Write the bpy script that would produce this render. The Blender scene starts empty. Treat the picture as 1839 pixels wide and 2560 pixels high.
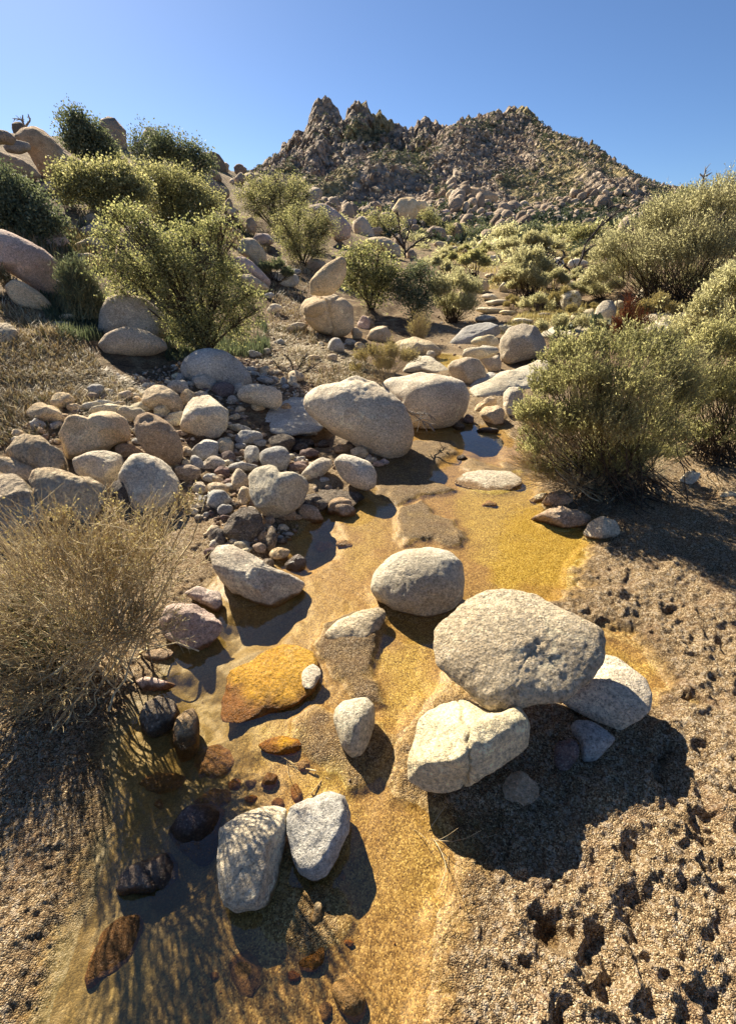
import bpy, math
import numpy as np
from mathutils import Vector
R = math.radians
sc = bpy.context.scene
COL = sc.collection

# ------------------------------------------------------------------ camera, sky, sun, exposure
F = 1153.2                      # focal length in photo pixels (photo 1839 x 2560)
PITCH = R(29.3)
CAM = np.array([0.0, 0.0, 1.5])
SUN_AZ, SUN_EL = R(-33), R(36)  # azimuth measured from +Y towards +X
cd = bpy.data.cameras.new('camera'); cam = bpy.data.objects.new('camera', cd); COL.objects.link(cam)
cam.location = CAM; cam.rotation_euler = (R(90) - PITCH, 0, 0)
cd.sensor_fit = 'VERTICAL'; cd.angle_y = 2 * math.atan(1280 / F)
cd.clip_start = 0.02; cd.clip_end = 6000
sc.camera = cam
world = bpy.data.worlds.new('World'); sc.world = world; world.use_nodes = True
wn = world.node_tree.nodes; wn.clear()
sky = wn.new('ShaderNodeTexSky'); sky.sky_type = 'NISHITA'; sky.sun_disc = False
sky.sun_elevation = SUN_EL; sky.sun_rotation = SUN_AZ
sky.altitude = 2600; sky.air_density = 1.0; sky.dust_density = 2.8; sky.ozone_density = 7.0
bg = wn.new('ShaderNodeBackground'); bg.inputs[1].default_value = 0.05
wo = wn.new('ShaderNodeOutputWorld')
world.node_tree.links.new(sky.outputs[0], bg.inputs[0]); world.node_tree.links.new(bg.outputs[0], wo.inputs[0])
sl = bpy.data.lights.new('sun', 'SUN'); sl.energy = 5.0; sl.angle = R(0.5); sl.color = (1.0, 0.89, 0.70)
so = bpy.data.objects.new('sun', sl); COL.objects.link(so)
SUND = np.array([math.sin(SUN_AZ)*math.cos(SUN_EL), math.cos(SUN_AZ)*math.cos(SUN_EL), math.sin(SUN_EL)])
so.rotation_euler = Vector(-SUND).to_track_quat('-Z', 'Y').to_euler()
so.location = (-8, 12, 12)
sc.view_settings.view_transform = 'Standard'; sc.view_settings.look = 'None'
sc.view_settings.exposure = 1.36; sc.view_settings.gamma = 1.0
sc.cycles.max_bounces = 6; sc.cycles.diffuse_bounces = 3; sc.cycles.transparent_max_bounces = 12
sc.cycles.caustics_reflective = False; sc.cycles.caustics_refractive = False
sc.cycles.sample_clamp_indirect = 6

# ------------------------------------------------------------------ numpy noise
def _h(ix, iy, iz, s):
    n = (ix.astype(np.int64) * 374761393 + iy.astype(np.int64) * 668265263 + iz.astype(np.int64) * 2147483647 + s * 1274126177) & 0xffffffff
    n = ((n ^ (n >> 13)) * 1274126177) & 0xffffffff
    n = ((n ^ (n >> 16)) * 2246822519) & 0xffffffff
    return ((n ^ (n >> 15)) & 0xffffff) / float(0xffffff)
def vnoise(p, s=0):
    i = np.floor(p).astype(np.int64); f = p - i; f = f*f*f*(f*(f*6-15)+10)
    r = 0
    for dx in (0, 1):
        wx = f[:, 0] if dx else 1 - f[:, 0]
        for dy in (0, 1):
            wy = f[:, 1] if dy else 1 - f[:, 1]
            for dz in (0, 1):
                wz = f[:, 2] if dz else 1 - f[:, 2]
                r = r + wx*wy*wz*_h(i[:, 0]+dx, i[:, 1]+dy, i[:, 2]+dz, s)
    return r*2 - 1
def vnoise2(x, y, s=0):
    ix = np.floor(x).astype(np.int64); iy = np.floor(y).astype(np.int64); fx = x-ix; fy = y-iy
    fx = fx*fx*fx*(fx*(fx*6-15)+10); fy = fy*fy*fy*(fy*(fy*6-15)+10); z = np.zeros_like(ix)
    return ((1-fx)*((1-fy)*_h(ix, iy, z, s)+fy*_h(ix, iy+1, z, s)) + fx*((1-fy)*_h(ix+1, iy, z, s)+fy*_h(ix+1, iy+1, z, s)))*2-1
def fbm2(x, y, o=4, s=0, g=.5):
    r = 0; a = 1.0
    for k in range(o):
        c, sn = math.cos(k*1.1+.3), math.sin(k*1.1+.3)
        r = r + a*vnoise2((x*c-y*sn)*2**k + 17*k, (x*sn+y*c)*2**k + 31*k, s+k); a *= g
    return r
def fbm(p, o=4, s=0, g=.5):
    r = 0; a = 1.0
    for k in range(o):
        r = r + a*vnoise(p*2**k + 13.7*k, s+k); a *= g
    return r
def worley2(x, y, s=0):
    ix = np.floor(x).astype(np.int64); iy = np.floor(y).astype(np.int64)
    d1 = np.full(x.shape, 9.0); d2 = np.full(x.shape, 9.0); idv = np.zeros(x.shape)
    for a in (-1, 0, 1):
        for b in (-1, 0, 1):
            cx, cy = ix+a, iy+b; z = np.zeros_like(ix)
            px = cx+_h(cx, cy, z, s); py = cy+_h(cx, cy, z, s+7)
            d = np.hypot(px-x, py-y); hid = _h(cx, cy, z, s+13)
            c = d < d1; d2 = np.where(c, d1, np.minimum(d2, d)); d1 = np.where(c, d, d1); idv = np.where(c, hid, idv)
    return d1, d2, idv
def sst(a, b, t):
    t = np.clip((t-a)/(b-a), 0, 1); return t*t*(3-2*t)

# ------------------------------------------------------------------ photo geometry -> world rays
CR = {'A': (0, 200, 1.7707), 'B': (900, 200, 1.7348), 'C': (0, 800, 1.7707), 'D': (900, 800, 1.7348), 'E': (0, 1350, 1.7707),
      'G': (900, 1350, 1.7348), 'H': (0, 1900, 1.7707), 'I': (900, 1900, 1.7348), 'S': (0, 0, 1.0), 'T': (0, 0, .8858), 'K': (560, 880, 3.0),
      'L': (0, 560, 3.541), 'M': (1200, 640, 2.549)}
sP, cP = math.sin(PITCH), math.cos(PITCH)
def topx(pts, crop):
    ox, oy, f = CR[crop]; pts = np.asarray(pts, float)
    return np.stack([ox + pts[..., 0]/f, oy + pts[..., 1]/f], -1)
def ray(p):                                   # direction with unit depth along the view axis
    p = np.asarray(p, float); a = (p[..., 0]-919.5)/F; b = (1280-p[..., 1])/F
    return np.stack([a, cP + b*sP, -sP + b*cP], -1)
def project(v):
    r = v - CAM; dep = r[..., 1]*cP - r[..., 2]*sP; up = r[..., 1]*sP + r[..., 2]*cP
    return np.stack([919.5 + F*r[..., 0]/dep, 1280 - F*up/dep], -1)
def plane0(pts, crop='T', z=0.0):             # points of the photo laid onto the level plane z
    d = ray(topx(pts, crop)); t = (z-CAM[2])/d[..., 2]; return CAM + d*t[..., None]

# ------------------------------------------------------------------ mesh helpers
def mk(name, V, faces, mat=None, smooth=True, attrs=None, parent=None, loc=None, mats=None):
    """faces: list of (n,k) integer arrays; attrs: {name: per-vertex floats}"""
    me = bpy.data.meshes.new(name); V = np.ascontiguousarray(V, dtype=np.float32)
    faces = [np.asarray(f, dtype=np.int32) for f in faces if len(f)]
    me.vertices.add(len(V)); me.vertices.foreach_set('co', V.ravel())
    nl = sum(f.size for f in faces); nf = sum(len(f) for f in faces)
    me.loops.add(nl); me.polygons.add(nf)
    me.loops.foreach_set('vertex_index', np.concatenate([f.ravel() for f in faces]))
    tot = np.concatenate([np.full(len(f), f.shape[1], np.int32) for f in faces])
    me.polygons.foreach_set('loop_start', np.concatenate([[0], np.cumsum(tot)[:-1]]).astype(np.int32))
    me.polygons.foreach_set('loop_total', tot)
    me.update(calc_edges=True)
    me.polygons.foreach_set('use_smooth', np.full(nf, smooth))
    for k, a in (attrs or {}).items():
        at = me.attributes.new(k, 'FLOAT', 'POINT'); at.data.foreach_set('value', np.asarray(a, np.float32))
    if mat: me.materials.append(mat)
    o = bpy.data.objects.new(name, me); COL.objects.link(o)
    if parent: o.parent = parent
    if loc is not None: o.location = loc
    return o
def tag(o, label=None, cat=None, group=None, kind=None):
    for k, v in (('label', label), ('category', cat), ('group', group), ('kind', kind)):
        if v: o[k] = v
    return o
def empty(name, loc, label, cat, group=None):
    o = bpy.data.objects.new(name, None); COL.objects.link(o); o.location = loc; o.empty_display_size = .2
    return tag(o, label, cat, group)
def tubes(P, Rd, sides=3):
    """P (N,K,3) polylines, Rd (N,K) radii"""
    N, K, _ = P.shape
    T = np.gradient(P, axis=1); T /= np.linalg.norm(T, axis=2, keepdims=True)+1e-9
    ref = np.where(np.abs(T[..., 2:3]) > .9, np.array([1., 0, 0]), np.array([0, 0, 1.]))
    A = np.cross(T, ref); A /= np.linalg.norm(A, axis=2, keepdims=True)+1e-9; B = np.cross(T, A)
    ang = np.arange(sides)*2*math.pi/sides
    V = P[:, :, None] + Rd[:, :, None, None]*(np.cos(ang)[:, None]*A[:, :, None]+np.sin(ang)[:, None]*B[:, :, None])
    idx = np.arange(N*K*sides).reshape(N, K, sides); nx = np.roll(idx, -1, axis=2)
    Q = np.stack([idx[:, :-1], nx[:, :-1], nx[:, 1:], idx[:, 1:]], -1).reshape(-1, 4)
    return V.reshape(-1, 3), Q
def leafquads(C, D, L, W, rng):
    n = len(C); D = D/(np.linalg.norm(D, axis=1, keepdims=True)+1e-9)
    s = np.cross(D, rng.normal(size=(n, 3))); s /= np.linalg.norm(s, axis=1, keepdims=True)+1e-9
    L = L[:, None]; W = W[:, None]; up = np.cross(D, s)
    V = np.stack([C, C+D*L*.5+s*W*.5+up*L*.08, C+D*L, C+D*L*.5-s*W*.5+up*L*.08], 1).reshape(-1, 3)
    return V, np.arange(n*4).reshape(n, 4)
def bez(a, b, c, K):
    t = np.linspace(0, 1, K)[None, :, None]
    return (1-t)**2*a[:, None]+2*t*(1-t)*b[:, None]+t*t*c[:, None]
def unit(n, rng):
    d = rng.normal(size=(n, 3)); return d/np.linalg.norm(d, axis=1, keepdims=True)

# ------------------------------------------------------------------ shader helpers
class NT:
    def __init__(s, name):
        s.m = bpy.data.materials.new(name); s.m.use_nodes = True; s.t = s.m.node_tree; s.t.nodes.clear()
        s.out = s.n('ShaderNodeOutputMaterial')
    def n(s, ty, ins=None, **kw):
        nd = s.t.nodes.new(ty)
        for k, v in kw.items(): setattr(nd, k, v)
        for k, v in (ins or {}).items(): s.put(nd.inputs[k], v)
        return nd
    def put(s, sock, v):
        if isinstance(v, bpy.types.NodeSocket): s.t.links.new(v, sock)
        elif v is not None:
            if sock.type == 'RGBA' and len(v) == 3: v = (*v, 1)
            sock.default_value = v
    def noise(s, vec, scale, det=4, rough=.55, dist=0):
        return s.n('ShaderNodeTexNoise', {'Vector': vec, 'Scale': scale, 'Detail': det, 'Roughness': rough, 'Distortion': dist}).outputs[0]
    def vor(s, vec, scale, feat='F1', out=0):
        return s.n('ShaderNodeTexVoronoi', {'Vector': vec, 'Scale': scale}, feature=feat).outputs[out]
    def ramp(s, f, stops):
        nd = s.n('ShaderNodeValToRGB', {'Fac': f}); cr = nd.color_ramp
        while len(cr.elements) < len(stops): cr.elements.new(.5)
        for e, (p, c) in zip(cr.elements, stops):
            e.position = p; e.color = (*c, 1) if hasattr(c, '__len__') else (c, c, c, 1)
        return nd.outputs[0]
    def mix(s, f, a, b, mode='MIX'):
        nd = s.n('ShaderNodeMix', data_type='RGBA', blend_type=mode)
        s.put(nd.inputs[0], f); s.put(nd.inputs[6], a); s.put(nd.inputs[7], b); return nd.outputs[2]
    def math(s, op, a, b=0.0, c=0.0, clamp=False):
        nd = s.n('ShaderNodeMath', operation=op, use_clamp=clamp); s.put(nd.inputs[0], a); s.put(nd.inputs[1], b); s.put(nd.inputs[2], c); return nd.outputs[0]
    def rng(s, v, a, b, c=0.0, d=1.0, smooth=True):
        nd = s.n('ShaderNodeMapRange', {'Value': v, 'From Min': a, 'From Max': b, 'To Min': c, 'To Max': d})
        if smooth: nd.interpolation_type = 'SMOOTHSTEP'
        return nd.outputs[0]
    def attr(s, name): return s.n('ShaderNodeAttribute', attribute_name=name).outputs['Fac']
    def bump(s, h, strength, dist, normal=None):
        return s.n('ShaderNodeBump', {'Height': h, 'Strength': strength, 'Distance': dist, 'Normal': normal}).outputs[0]
    def bsdf(s, col, rough=.9, normal=None, spec=.3):
        nd = s.n('ShaderNodeBsdfPrincipled', {'Base Color': col, 'Roughness': rough, 'Normal': normal, 'Specular IOR Level': spec})
        return nd.outputs[0]
    def done(s, sh): s.t.links.new(sh, s.out.inputs[0]); return s.m

def granite(name, a, b, stain=(.30, .16, .07), stain_amt=.35, speck=.5, bump=.6, band=0.0, grain=1.0, wet=False, gritty=0.0):
    t = NT(name); oi = t.n('ShaderNodeObjectInfo').outputs['Random']
    co = t.n('ShaderNodeTexCoord').outputs['Object']
    off = t.n('ShaderNodeVectorMath', {0: co, 1: t.n('ShaderNodeCombineXYZ', {0: t.math('MULTIPLY', oi, 37.0), 1: t.math('MULTIPLY', oi, 91.0), 2: 0.0}).outputs[0]}, operation='ADD').outputs[0]
    n1 = t.noise(off, 2.6, 5, .6); n2 = t.noise(off, 11, 6, .62); n3 = t.noise(off, 55, 5, .6)
    c = t.mix(t.rng(n1, .36, .64), a, b)
    c = t.mix(t.math('MULTIPLY', t.rng(n2, .52, .72), stain_amt), c, stain)
    dark = t.rng(t.noise(off, 5.5, 7, .68, .6), .57, .74)
    c = t.mix(t.math('MULTIPLY', dark, .42), c, tuple(x*.32 for x in b))
    lich = t.rng(t.noise(off, 8, 8, .7, .8), .56, .64); c = t.mix(t.math('MULTIPLY', lich, .4), c, tuple(min(1, x*1.45) for x in a))
    # mineral grains
    vc = t.vor(off, 260/grain, 'F1', 1)
    g = t.n('ShaderNodeSeparateColor', {0: vc}).outputs[0]
    c = t.mix(t.math('MULTIPLY', t.rng(g, .80, .86), speck*.55), c, (.045, .04, .038))
    c = t.mix(t.math('MULTIPLY', t.rng(g, .22, .10), speck*.45), c, (.72, .68, .60))
    c = t.mix(.75, c, t.mix(1.0, c, t.ramp(t.noise(off, 95/grain, 4, .7), [(.33, .52), (.5, 1.12), (.68, 1.6)]), 'MULTIPLY'))
    c = t.mix(.5, c, t.mix(1.0, c, t.ramp(n3, [(.3, .55), (.7, 1.55)]), 'MULTIPLY'))
    hs = t.n('ShaderNodeHueSaturation', {'Hue': .5, 'Saturation': t.math('ADD', .8, t.math('MULTIPLY', oi, .4)), 'Value': t.math('ADD', .86, t.math('MULTIPLY', oi, .28)), 'Color': c}).outputs[0]
    # wet foot of anything that stands in the creek (the creek lies at z = 0)
    z = t.n('ShaderNodeSeparateXYZ', {0: t.n('ShaderNodeNewGeometry').outputs['Position']}).outputs[2]
    zz = t.math('ADD', z, t.math('MULTIPLY', t.math('SUBTRACT', n2, .5), -.05))
    wetf = t.rng(zz, .034, .014)
    c2 = t.mix(wetf, hs, t.mix(1.0, hs, (.42, .28, .14), 'MULTIPLY'))
    rough = t.math('SUBTRACT', .92, t.math('MULTIPLY', wetf, .5))
    if wet: rough = t.math('MULTIPLY', t.ramp(n2, [(.35, .16), (.7, .6)]), 1.0)
    h = t.math('ADD', t.math('MULTIPLY', n2, .8), t.math('MULTIPLY', t.noise(off, 34, 8, .7), .55))
    if band:
        wv = t.n('ShaderNodeTexWave', {'Vector': off, 'Scale': 7.0, 'Distortion': 5.0, 'Detail': 4.0, 'Detail Scale': 2.0}).outputs[1]
        h = t.math('ADD', h, t.math('MULTIPLY', wv, band))
    nb = t.bump(h, bump*1.25, .06)
    fine = t.math('ADD', t.noise(off, 130/grain, 7, .75), t.math('MULTIPLY', t.vor(off, 190/grain), .35))
    nb = t.bump(fine, .8+gritty*.2, .010+.008*gritty, nb)
    return t.done(t.bsdf(c2, rough, nb, .25 if not wet else .6))
# ------------------------------------------------------------------ terrain height
WET = [(905,950),(1020,940),(1110,945),(1150,1000),(1160,1040),(1185,1060),(1195,1110),(1210,1150),(1300,1170),(1310,1195),(1285,1225),(1262,1265),(1255,1305),
       (1240,1330),(1100,1345),(1010,1400),(1000,1540),(905,1590),(862,1640),(850,1700),(880,1755),(950,1790),(975,1870),(1005,1910),(1003,1960),(962,2050),(940,2150),(930,2268),(925,2420),
       (60,2420),(110,2268),(170,2080),(215,1900),(250,1780),(270,1650),(310,1560),(370,1500),(380,1430),(440,1380),(470,1320),(500,1250),(590,1270),(630,1230),(650,1190),(690,1140),(730,1110),(820,1095),(835,1010)]
WET2 = [(1320,1400),(1400,1420),(1450,1470),(1455,1520),(1400,1540),(1330,1500)]
WET3 = [(690,960),(740,975),(770,1000),(740,1030),(690,1030),(640,1000)]
ISLES = [([(815,1010),(920,975),(1000,975),(1010,1005),(965,1030),(955,1062),(1010,1085),(930,1100),(880,1125),(835,1105)], .016),
         ([(885,1125),(935,1105),(965,1140),(1005,1150),(1035,1190),(1030,1215),(960,1200),(900,1205),(868,1190),(878,1160)], .018),
         ([(720,1385),(840,1345),(860,1375),(845,1430),(830,1500),(850,1560),(780,1570),(720,1490),(700,1430)], .022),
         ([(640,1600),(700,1560),(760,1570),(850,1600),(850,1680),(830,1740),(770,1740),(720,1700),(650,1660)], .016),
         ([(1180,1045),(1110,1015),(1030,1012),(1020,1040),(1080,1055)], .012),
         ([(560,2060),(640,1960),(760,1930),(800,1990),(760,2080),(680,2120),(600,2110)], .010)]
DEEP = [([(470,1400),(520,1350),(600,1330),(655,1310),(670,1370),(620,1420),(560,1440),(480,1470)], .05),
        ([(650,1210),(690,1150),(740,1140),(770,1190),(730,1240),(670,1270)], .05),
        ([(380,1500),(480,1480),(560,1620),(600,1720),(520,1850),(480,2000),(330,2050),(290,1900),(330,1700)], .05),
        ([(1030,975),(1100,965),(1130,1010),(1110,1035),(1050,1020)], .04)]
def wpoly(p): return plane0(p)[:, :2]
def sdf(P, x, y):
    """signed distance to polygon P, negative inside"""
    d = np.full(x.shape, 1e9); s = np.ones(x.shape); n = len(P)
    for i in range(n):
        a = P[i]; b = P[i-1]; e = b-a; wx = x-a[0]; wy = y-a[1]
        t = np.clip((wx*e[0]+wy*e[1])/(e@e+1e-12), 0, 1)
        d = np.minimum(d, (wx-e[0]*t)**2+(wy-e[1]*t)**2)
        c1 = y >= a[1]; c2 = y < b[1]; c3 = e[0]*wy > e[1]*wx
        s = np.where((c1 & c2 & c3) | (~c1 & ~c2 & ~c3), -s, s)
    return s*np.sqrt(d)
WP, WP2, WP3 = wpoly(WET), wpoly(WET2), wpoly(WET3)
ISP = [(wpoly(p), h) for p, h in ISLES]; DPP = [(wpoly(p), h) for p, h in DEEP]
WP4 = plane0([(300,150),(330,140),(400,145),(440,155),(430,170),(385,190),(378,215),(340,205),(300,180)], 'D', .17)[:, :2]   # the small upper pool
XC = lambda y: np.interp(y, [0, 1.5, 4, 8, 12, 20, 40, 100], [.1, .35, 1.0, 1.55, 2.5, 4.5, 9, 20])
prng = np.random.default_rng(5)
_pits = []
for k in range(80):
    r_ = prng.uniform(.25, 3.2); a_ = prng.uniform(-10, 70)
    _pits.append((r_*math.sin(R(a_)), r_*math.cos(R(a_)), prng.uniform(.022, .075)*(.7+.2*r_), prng.uniform(.10, .28), prng.uniform(0, 3.14), prng.uniform(.5, 1)))
for (px, py, rr) in [(1495,1280,.03),(1355,1350,.03),(1480,1370,.05),(1345,1415,.05),(1000,2140,.045),(1390,1900,.045),(1310,2170,.05),(1240,2300,.05),(1090,2035,.03),(1050,2110,.04),(1130,2360,.06),(1210,2090,.06),(1330,2110,.06),(1530,1560,.05),(1550,1850,.06),(1420,2060,.07),(1450,1720,.05),(1390,1290,.03),(1430,1255,.03),(1560,1700,.05),(1600,1450,.05)]:
    q = plane0([(px, py)])[0]; _pits.append((q[0], q[1], rr*1.0, .5, prng.uniform(0, 3.14), .7))
_pits = np.array(_pits)
HILLS = [(17, 112, 5.5, 7, 12), (47, 118, 4, 10, 14), (12, 76, 2.2, 7, 8), (28, 84, 1.4, 9, 9)]
def H(x, y, detail=True, want=False):
    x = np.atleast_1d(np.asarray(x, float)); y = np.atleast_1d(np.asarray(y, float))
    xc = XC(y); u = xc-x; v = x-xc; r = np.hypot(x, y)
    z = np.interp(y, [-60, -5, 4.3, 6, 8, 12, 20, 35, 60, 100, 160, 400, 3000], [0, 0, 0, .08, .2, .5, 1.05, 2.2, 4.2, 7.2, 11, 20, 40])
    far = sst(1.8, 4.5, y)
    zl = np.interp(u, [-1, 0, .6, 1.5, 2.5, 3.5, 5, 8, 12, 16, 25, 60], [0, 0, .02, .07, .2, .42, .85, 1.8, 3.0, 4.0, 4.6, 6])
    zr = np.interp(v, [-1, .3, .5, 1.2, 2, 3.5, 6, 10, 20, 60], [0, 0, .02, .05, .10, .3, .75, 1.3, 2.2, 4])
    z = z + zl*(.25+.75*far)*sst(-1, 1, y)*(1-.8*sst(22, 60, y)) + zr*(.3+.7*far)*(1-.75*sst(18, 50, y))
    for hx, hy, hh, sx, sy in HILLS: z = z + hh*np.exp(-((x-hx)/sx)**2-((y-hy)/sy)**2)
    z = z + sst(4, 30, r)*(.5*fbm2(x*.12, y*.12, 4, 40)) + sst(3.6, 9, r)*.07*fbm2(x*.9, y*.9, 4, 20)
    up_ = (y > 5) & (y < 12) & (np.abs(x) < 6)
    if up_.any():
        k_ = sst(.28, .02, sdf(WP4, x[up_], y[up_])); z[up_] = z[up_]*(1-k_)+k_*(.165-.05*sst(.02, -.12, sdf(WP4, x[up_], y[up_])))
    near = (r < 6) & (y > -1.2)
    depth = np.full(x.shape, .2); sd = np.full(x.shape, .5)
    if near.any():
        xn, yn = x[near], y[near]
        wob = .022*fbm2(xn*9, yn*9, 3, 3)
        d = np.minimum(np.minimum(sdf(WP, xn, yn), sdf(WP2, xn, yn)), sdf(WP3, xn, yn))+wob
        b = np.where(d < 0, -.013*sst(0, -.06, d), np.interp(d, [0, .05, .15, .4, 1.0], [0, .012, .03, .045, .06]))
        for P, h in ISP: b = b+(h+.013)*sst(.03, -.05, sdf(P, xn, yn)+wob)
        for P, h in DPP: b = b-h*sst(.04, -.12, sdf(P, xn, yn)+wob)
        base = z[near]; kk = sst(-.02, .25, d)
        zz = base*kk + b
        if detail:
            dry = sst(-.005, .06, d); right = sst(-.15, .25, xn-np.interp(yn, [0, 1, 3], [.2, .5, 1.1]))
            zz = zz+dry*.012*fbm2(xn*6, yn*6, 3, 8)*(.5+right) + (.0008+.0045*dry)*fbm2(xn*45, yn*45, 3, 11)+dry*(.25+right)*.0085*np.abs(fbm2(xn*15, yn*15, 3, 14))*sst(3.5, 2.2, r[near])+.0022*(1-dry)*fbm2(xn*12, yn*12, 2, 15)
            q = np.zeros(xn.shape)
            wf = worley2(xn*10.5+.9*fbm2(xn*9, yn*9, 3, 131), yn*10.5+.9*fbm2(xn*9, yn*9, 3, 137), 139)[0]; wg = worley2(xn*23+.7*fbm2(xn*20, yn*20, 2, 141), yn*23+.7*fbm2(xn*20, yn*20, 2, 143), 145)[0]
            tramp = dry*right*(.12+.88*sst(-.3, .35, fbm2(xn*2.2, yn*2.2, 3, 149)))*(.45+.95*sst(1.9, 1.0, yn)); zz = zz+tramp*(.031*(np.minimum(wf, .85)**1.7-.25)+.007*(np.minimum(wg, .8)**1.6-.25))*sst(4.5, 2.6, r[near])
            m = (right > .1) & (d > -.02) & (r[near] < 3.8)
            if m.any():
                xm, ym = xn[m], yn[m]; qm = np.zeros(xm.shape)
                wx = xm+.022*fbm2(xm*18, ym*18, 3, 61); wy = ym+.022*fbm2(xm*18, ym*18, 3, 71)
                for px, py, rr, dp, an, el in _pits:
                    near_ = (np.abs(wx-px) < rr*3.3) & (np.abs(wy-py) < rr*3.3)
                    if not near_.any(): continue
                    dx = wx[near_]-px; dy = wy[near_]-py
                    c_, s_ = math.cos(an), math.sin(an); e1 = (dx*c_+dy*s_)/rr; e2 = (-dx*s_+dy*c_)/(rr*el); dd = e1*e1+e2*e2
                    qm[near_] += rr*dp*(-np.exp(-dd**1.5*1.3)+.28*np.exp(-((np.sqrt(dd)-1.45)/.4)**2))
                q[m] = qm
            zz = zz+q*sst(.0, .06, d)*sst(.1, .5, right)
        fd = sst(.1, .27, r[near])*sst(-1.1, -.1, yn); zz = zz*fd+.01*(1-fd)
        z[near] = zz; depth[near] = zz; sd[near] = np.where(fd < .5, .5, d)
    return (z, depth, sd) if want else z
def H1(x, y): return float(H(x, y, False)[0])
def hit(px, py, crop='T'):
    """where the view ray through a photo pixel first meets the ground"""
    d = ray(topx((px, py), crop)); t = np.concatenate([np.linspace(.5, 12, 400), np.geomspace(12.05, 700, 500)])
    P = CAM+d*t[:, None]; f = P[:, 2]-H(P[:, 0], P[:, 1], False); i = int(np.argmax(f < 0)) or len(t)-1
    return P[i]

# ------------------------------------------------------------------ ground: one sheet round the viewpoint, out to the horizon
ang = np.concatenate([np.arange(-180, -76, 6.), np.arange(-74, 70.01, .17), np.arange(76, 180, 6.)])
dn = R(1)*np.arange(80, 3.2, -.085); rad = np.concatenate([[.2], 1.5/np.tan(dn), np.geomspace(27.2, 260, 260), np.geomspace(275, 3200, 22)])
AA, RR = np.meshgrid(R(1)*ang, rad)
gx, gy = (RR*np.sin(AA)).ravel(), (RR*np.cos(AA)).ravel()
gz, gd, gs = H(gx, gy, True, True)
nr, na = len(rad), len(ang); I = np.arange(nr*na).reshape(nr, na)
Q = np.stack([I[:-1], np.roll(I, -1, 1)[:-1], np.roll(I, -1, 1)[1:], I[1:]], -1).reshape(-1, 4)
V = np.stack([gx, gy, gz], 1)
T3 = I[0][None, ::-1]
u_ = XC(gy)-gx; rr_ = np.hypot(gx, gy)
soil = np.maximum(sst(.7, 1.5, u_+.3*fbm2(gx*1.3, gy*1.3, 3, 90))*sst(2.3, 3.2, gy), sst(4.6, 6.5, gy)*sst(.3, .9, np.abs(u_)))*(1-.35*sst(12, 30, gy))
dn_ = .006*fbm2(gx*14, gy*14, 4, 55); gold = sst(.024, -.004, gd+dn_)*(gs < .2); damp = sst(.045, .008, gd+dn_)*(gs < .3)
GA = [([(1035,1060),(1160,1040),(1210,1140),(1310,1180),(1290,1230),(1260,1300),(1120,1300),(1040,1240),(1040,1180),(1000,1100)], 1.), ([(840,1440),(930,1420),(1000,1520),(930,1580),(850,1590)], .9), ([(770,1130),(870,1120),(870,1200),(800,1280),(730,1260),(780,1190)], .55), ([(640,1700),(760,1700),(780,1800),(640,1800)], .8), ([(860,1800),(950,1790),(1000,1900),(960,2000),(880,2000)], .5), ([(560,1600),(700,1600),(690,1680),(560,1690)], .8), ([(1330,1420),(1450,1470),(1440,1520),(1340,1480)], .8), ([(960,1310),(1250,1270),(1240,1330),(1010,1380)], .35), ([(590,1400),(700,1300),(830,1300),(800,1380),(640,1440)], .3)]
p4 = sst(.06, -.03, sdf(WP4, gx, gy)); gold = np.maximum(gold, p4); damp = np.maximum(damp, p4)
amber = np.where(p4 > .1, 1.0, .14); nz_ = (rr0 := np.hypot(gx, gy)) < 5
for p_, a_ in GA: amber[nz_] = np.maximum(amber[nz_], a_*sst(.06, -.09, sdf(wpoly(p_), gx[nz_], gy[nz_])+.05*fbm2(gx[nz_]*8, gy[nz_]*8, 3, 66)))
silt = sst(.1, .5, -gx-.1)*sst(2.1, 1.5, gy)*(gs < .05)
one = lambda a: a
t = NT('creek_sand'); co = t.n('ShaderNodeTexCoord').outputs['Object']
big = t.noise(co, 1.3, 4); mid = t.noise(co, 9, 5, .6)
vg = t.n('ShaderNodeTexVoronoi', {'Vector': co, 'Scale': 290.0}); gcol = t.n('ShaderNodeSeparateColor', {0: vg.outputs[1]}).outputs[0]
vg2 = t.n('ShaderNodeTexVoronoi', {'Vector': co, 'Scale': 110.0}); g2 = t.n('ShaderNodeSeparateColor', {0: vg2.outputs[1]}).outputs[1]
drycol = t.ramp(gcol, [(0, (.05, .03, .015)), (.28, (.155, .10, .05)), (.62, (.28, .19, .10)), (.87, (.42, .31, .175)), (1, (.68, .56, .37))])
drycol = t.mix(t.math('MULTIPLY', t.rng(g2, .78, .84), .35), drycol, (.66, .56, .43))
drycol = t.mix(t.math('MULTIPLY', t.rng(mid, .5, .7), .35), drycol, (.26, .15, .085))
goldcol = t.ramp(gcol, [(0, (.07, .04, .008)), (.3, (.25, .16, .03)), (.75, (.42, .30, .06)), (1, (.66, .54, .20))])
brown = t.mix(1.0, t.mix(.22, drycol, (.28, .205, .10)), (.90, .76, .47), 'MULTIPLY')
goldcol = t.mix(t.attr('amber'), brown, goldcol)
goldcol = t.mix(t.math('MULTIPLY', t.rng(t.noise(co, 2.2, 4, .6, .5), .54, .66), .22), goldcol, (.46, .34, .06))
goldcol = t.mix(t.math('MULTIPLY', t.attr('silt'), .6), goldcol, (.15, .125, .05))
dampcol = t.mix(1.0, drycol, (.50, .43, .31), 'MULTIPLY')
c = t.mix(t.attr('damp'), drycol, dampcol); c = t.mix(t.attr('gold'), c, goldcol)
sn = t.noise(co, 4.5, 6, .65); sn2 = t.noise(co, 38, 5, .7)
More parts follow.
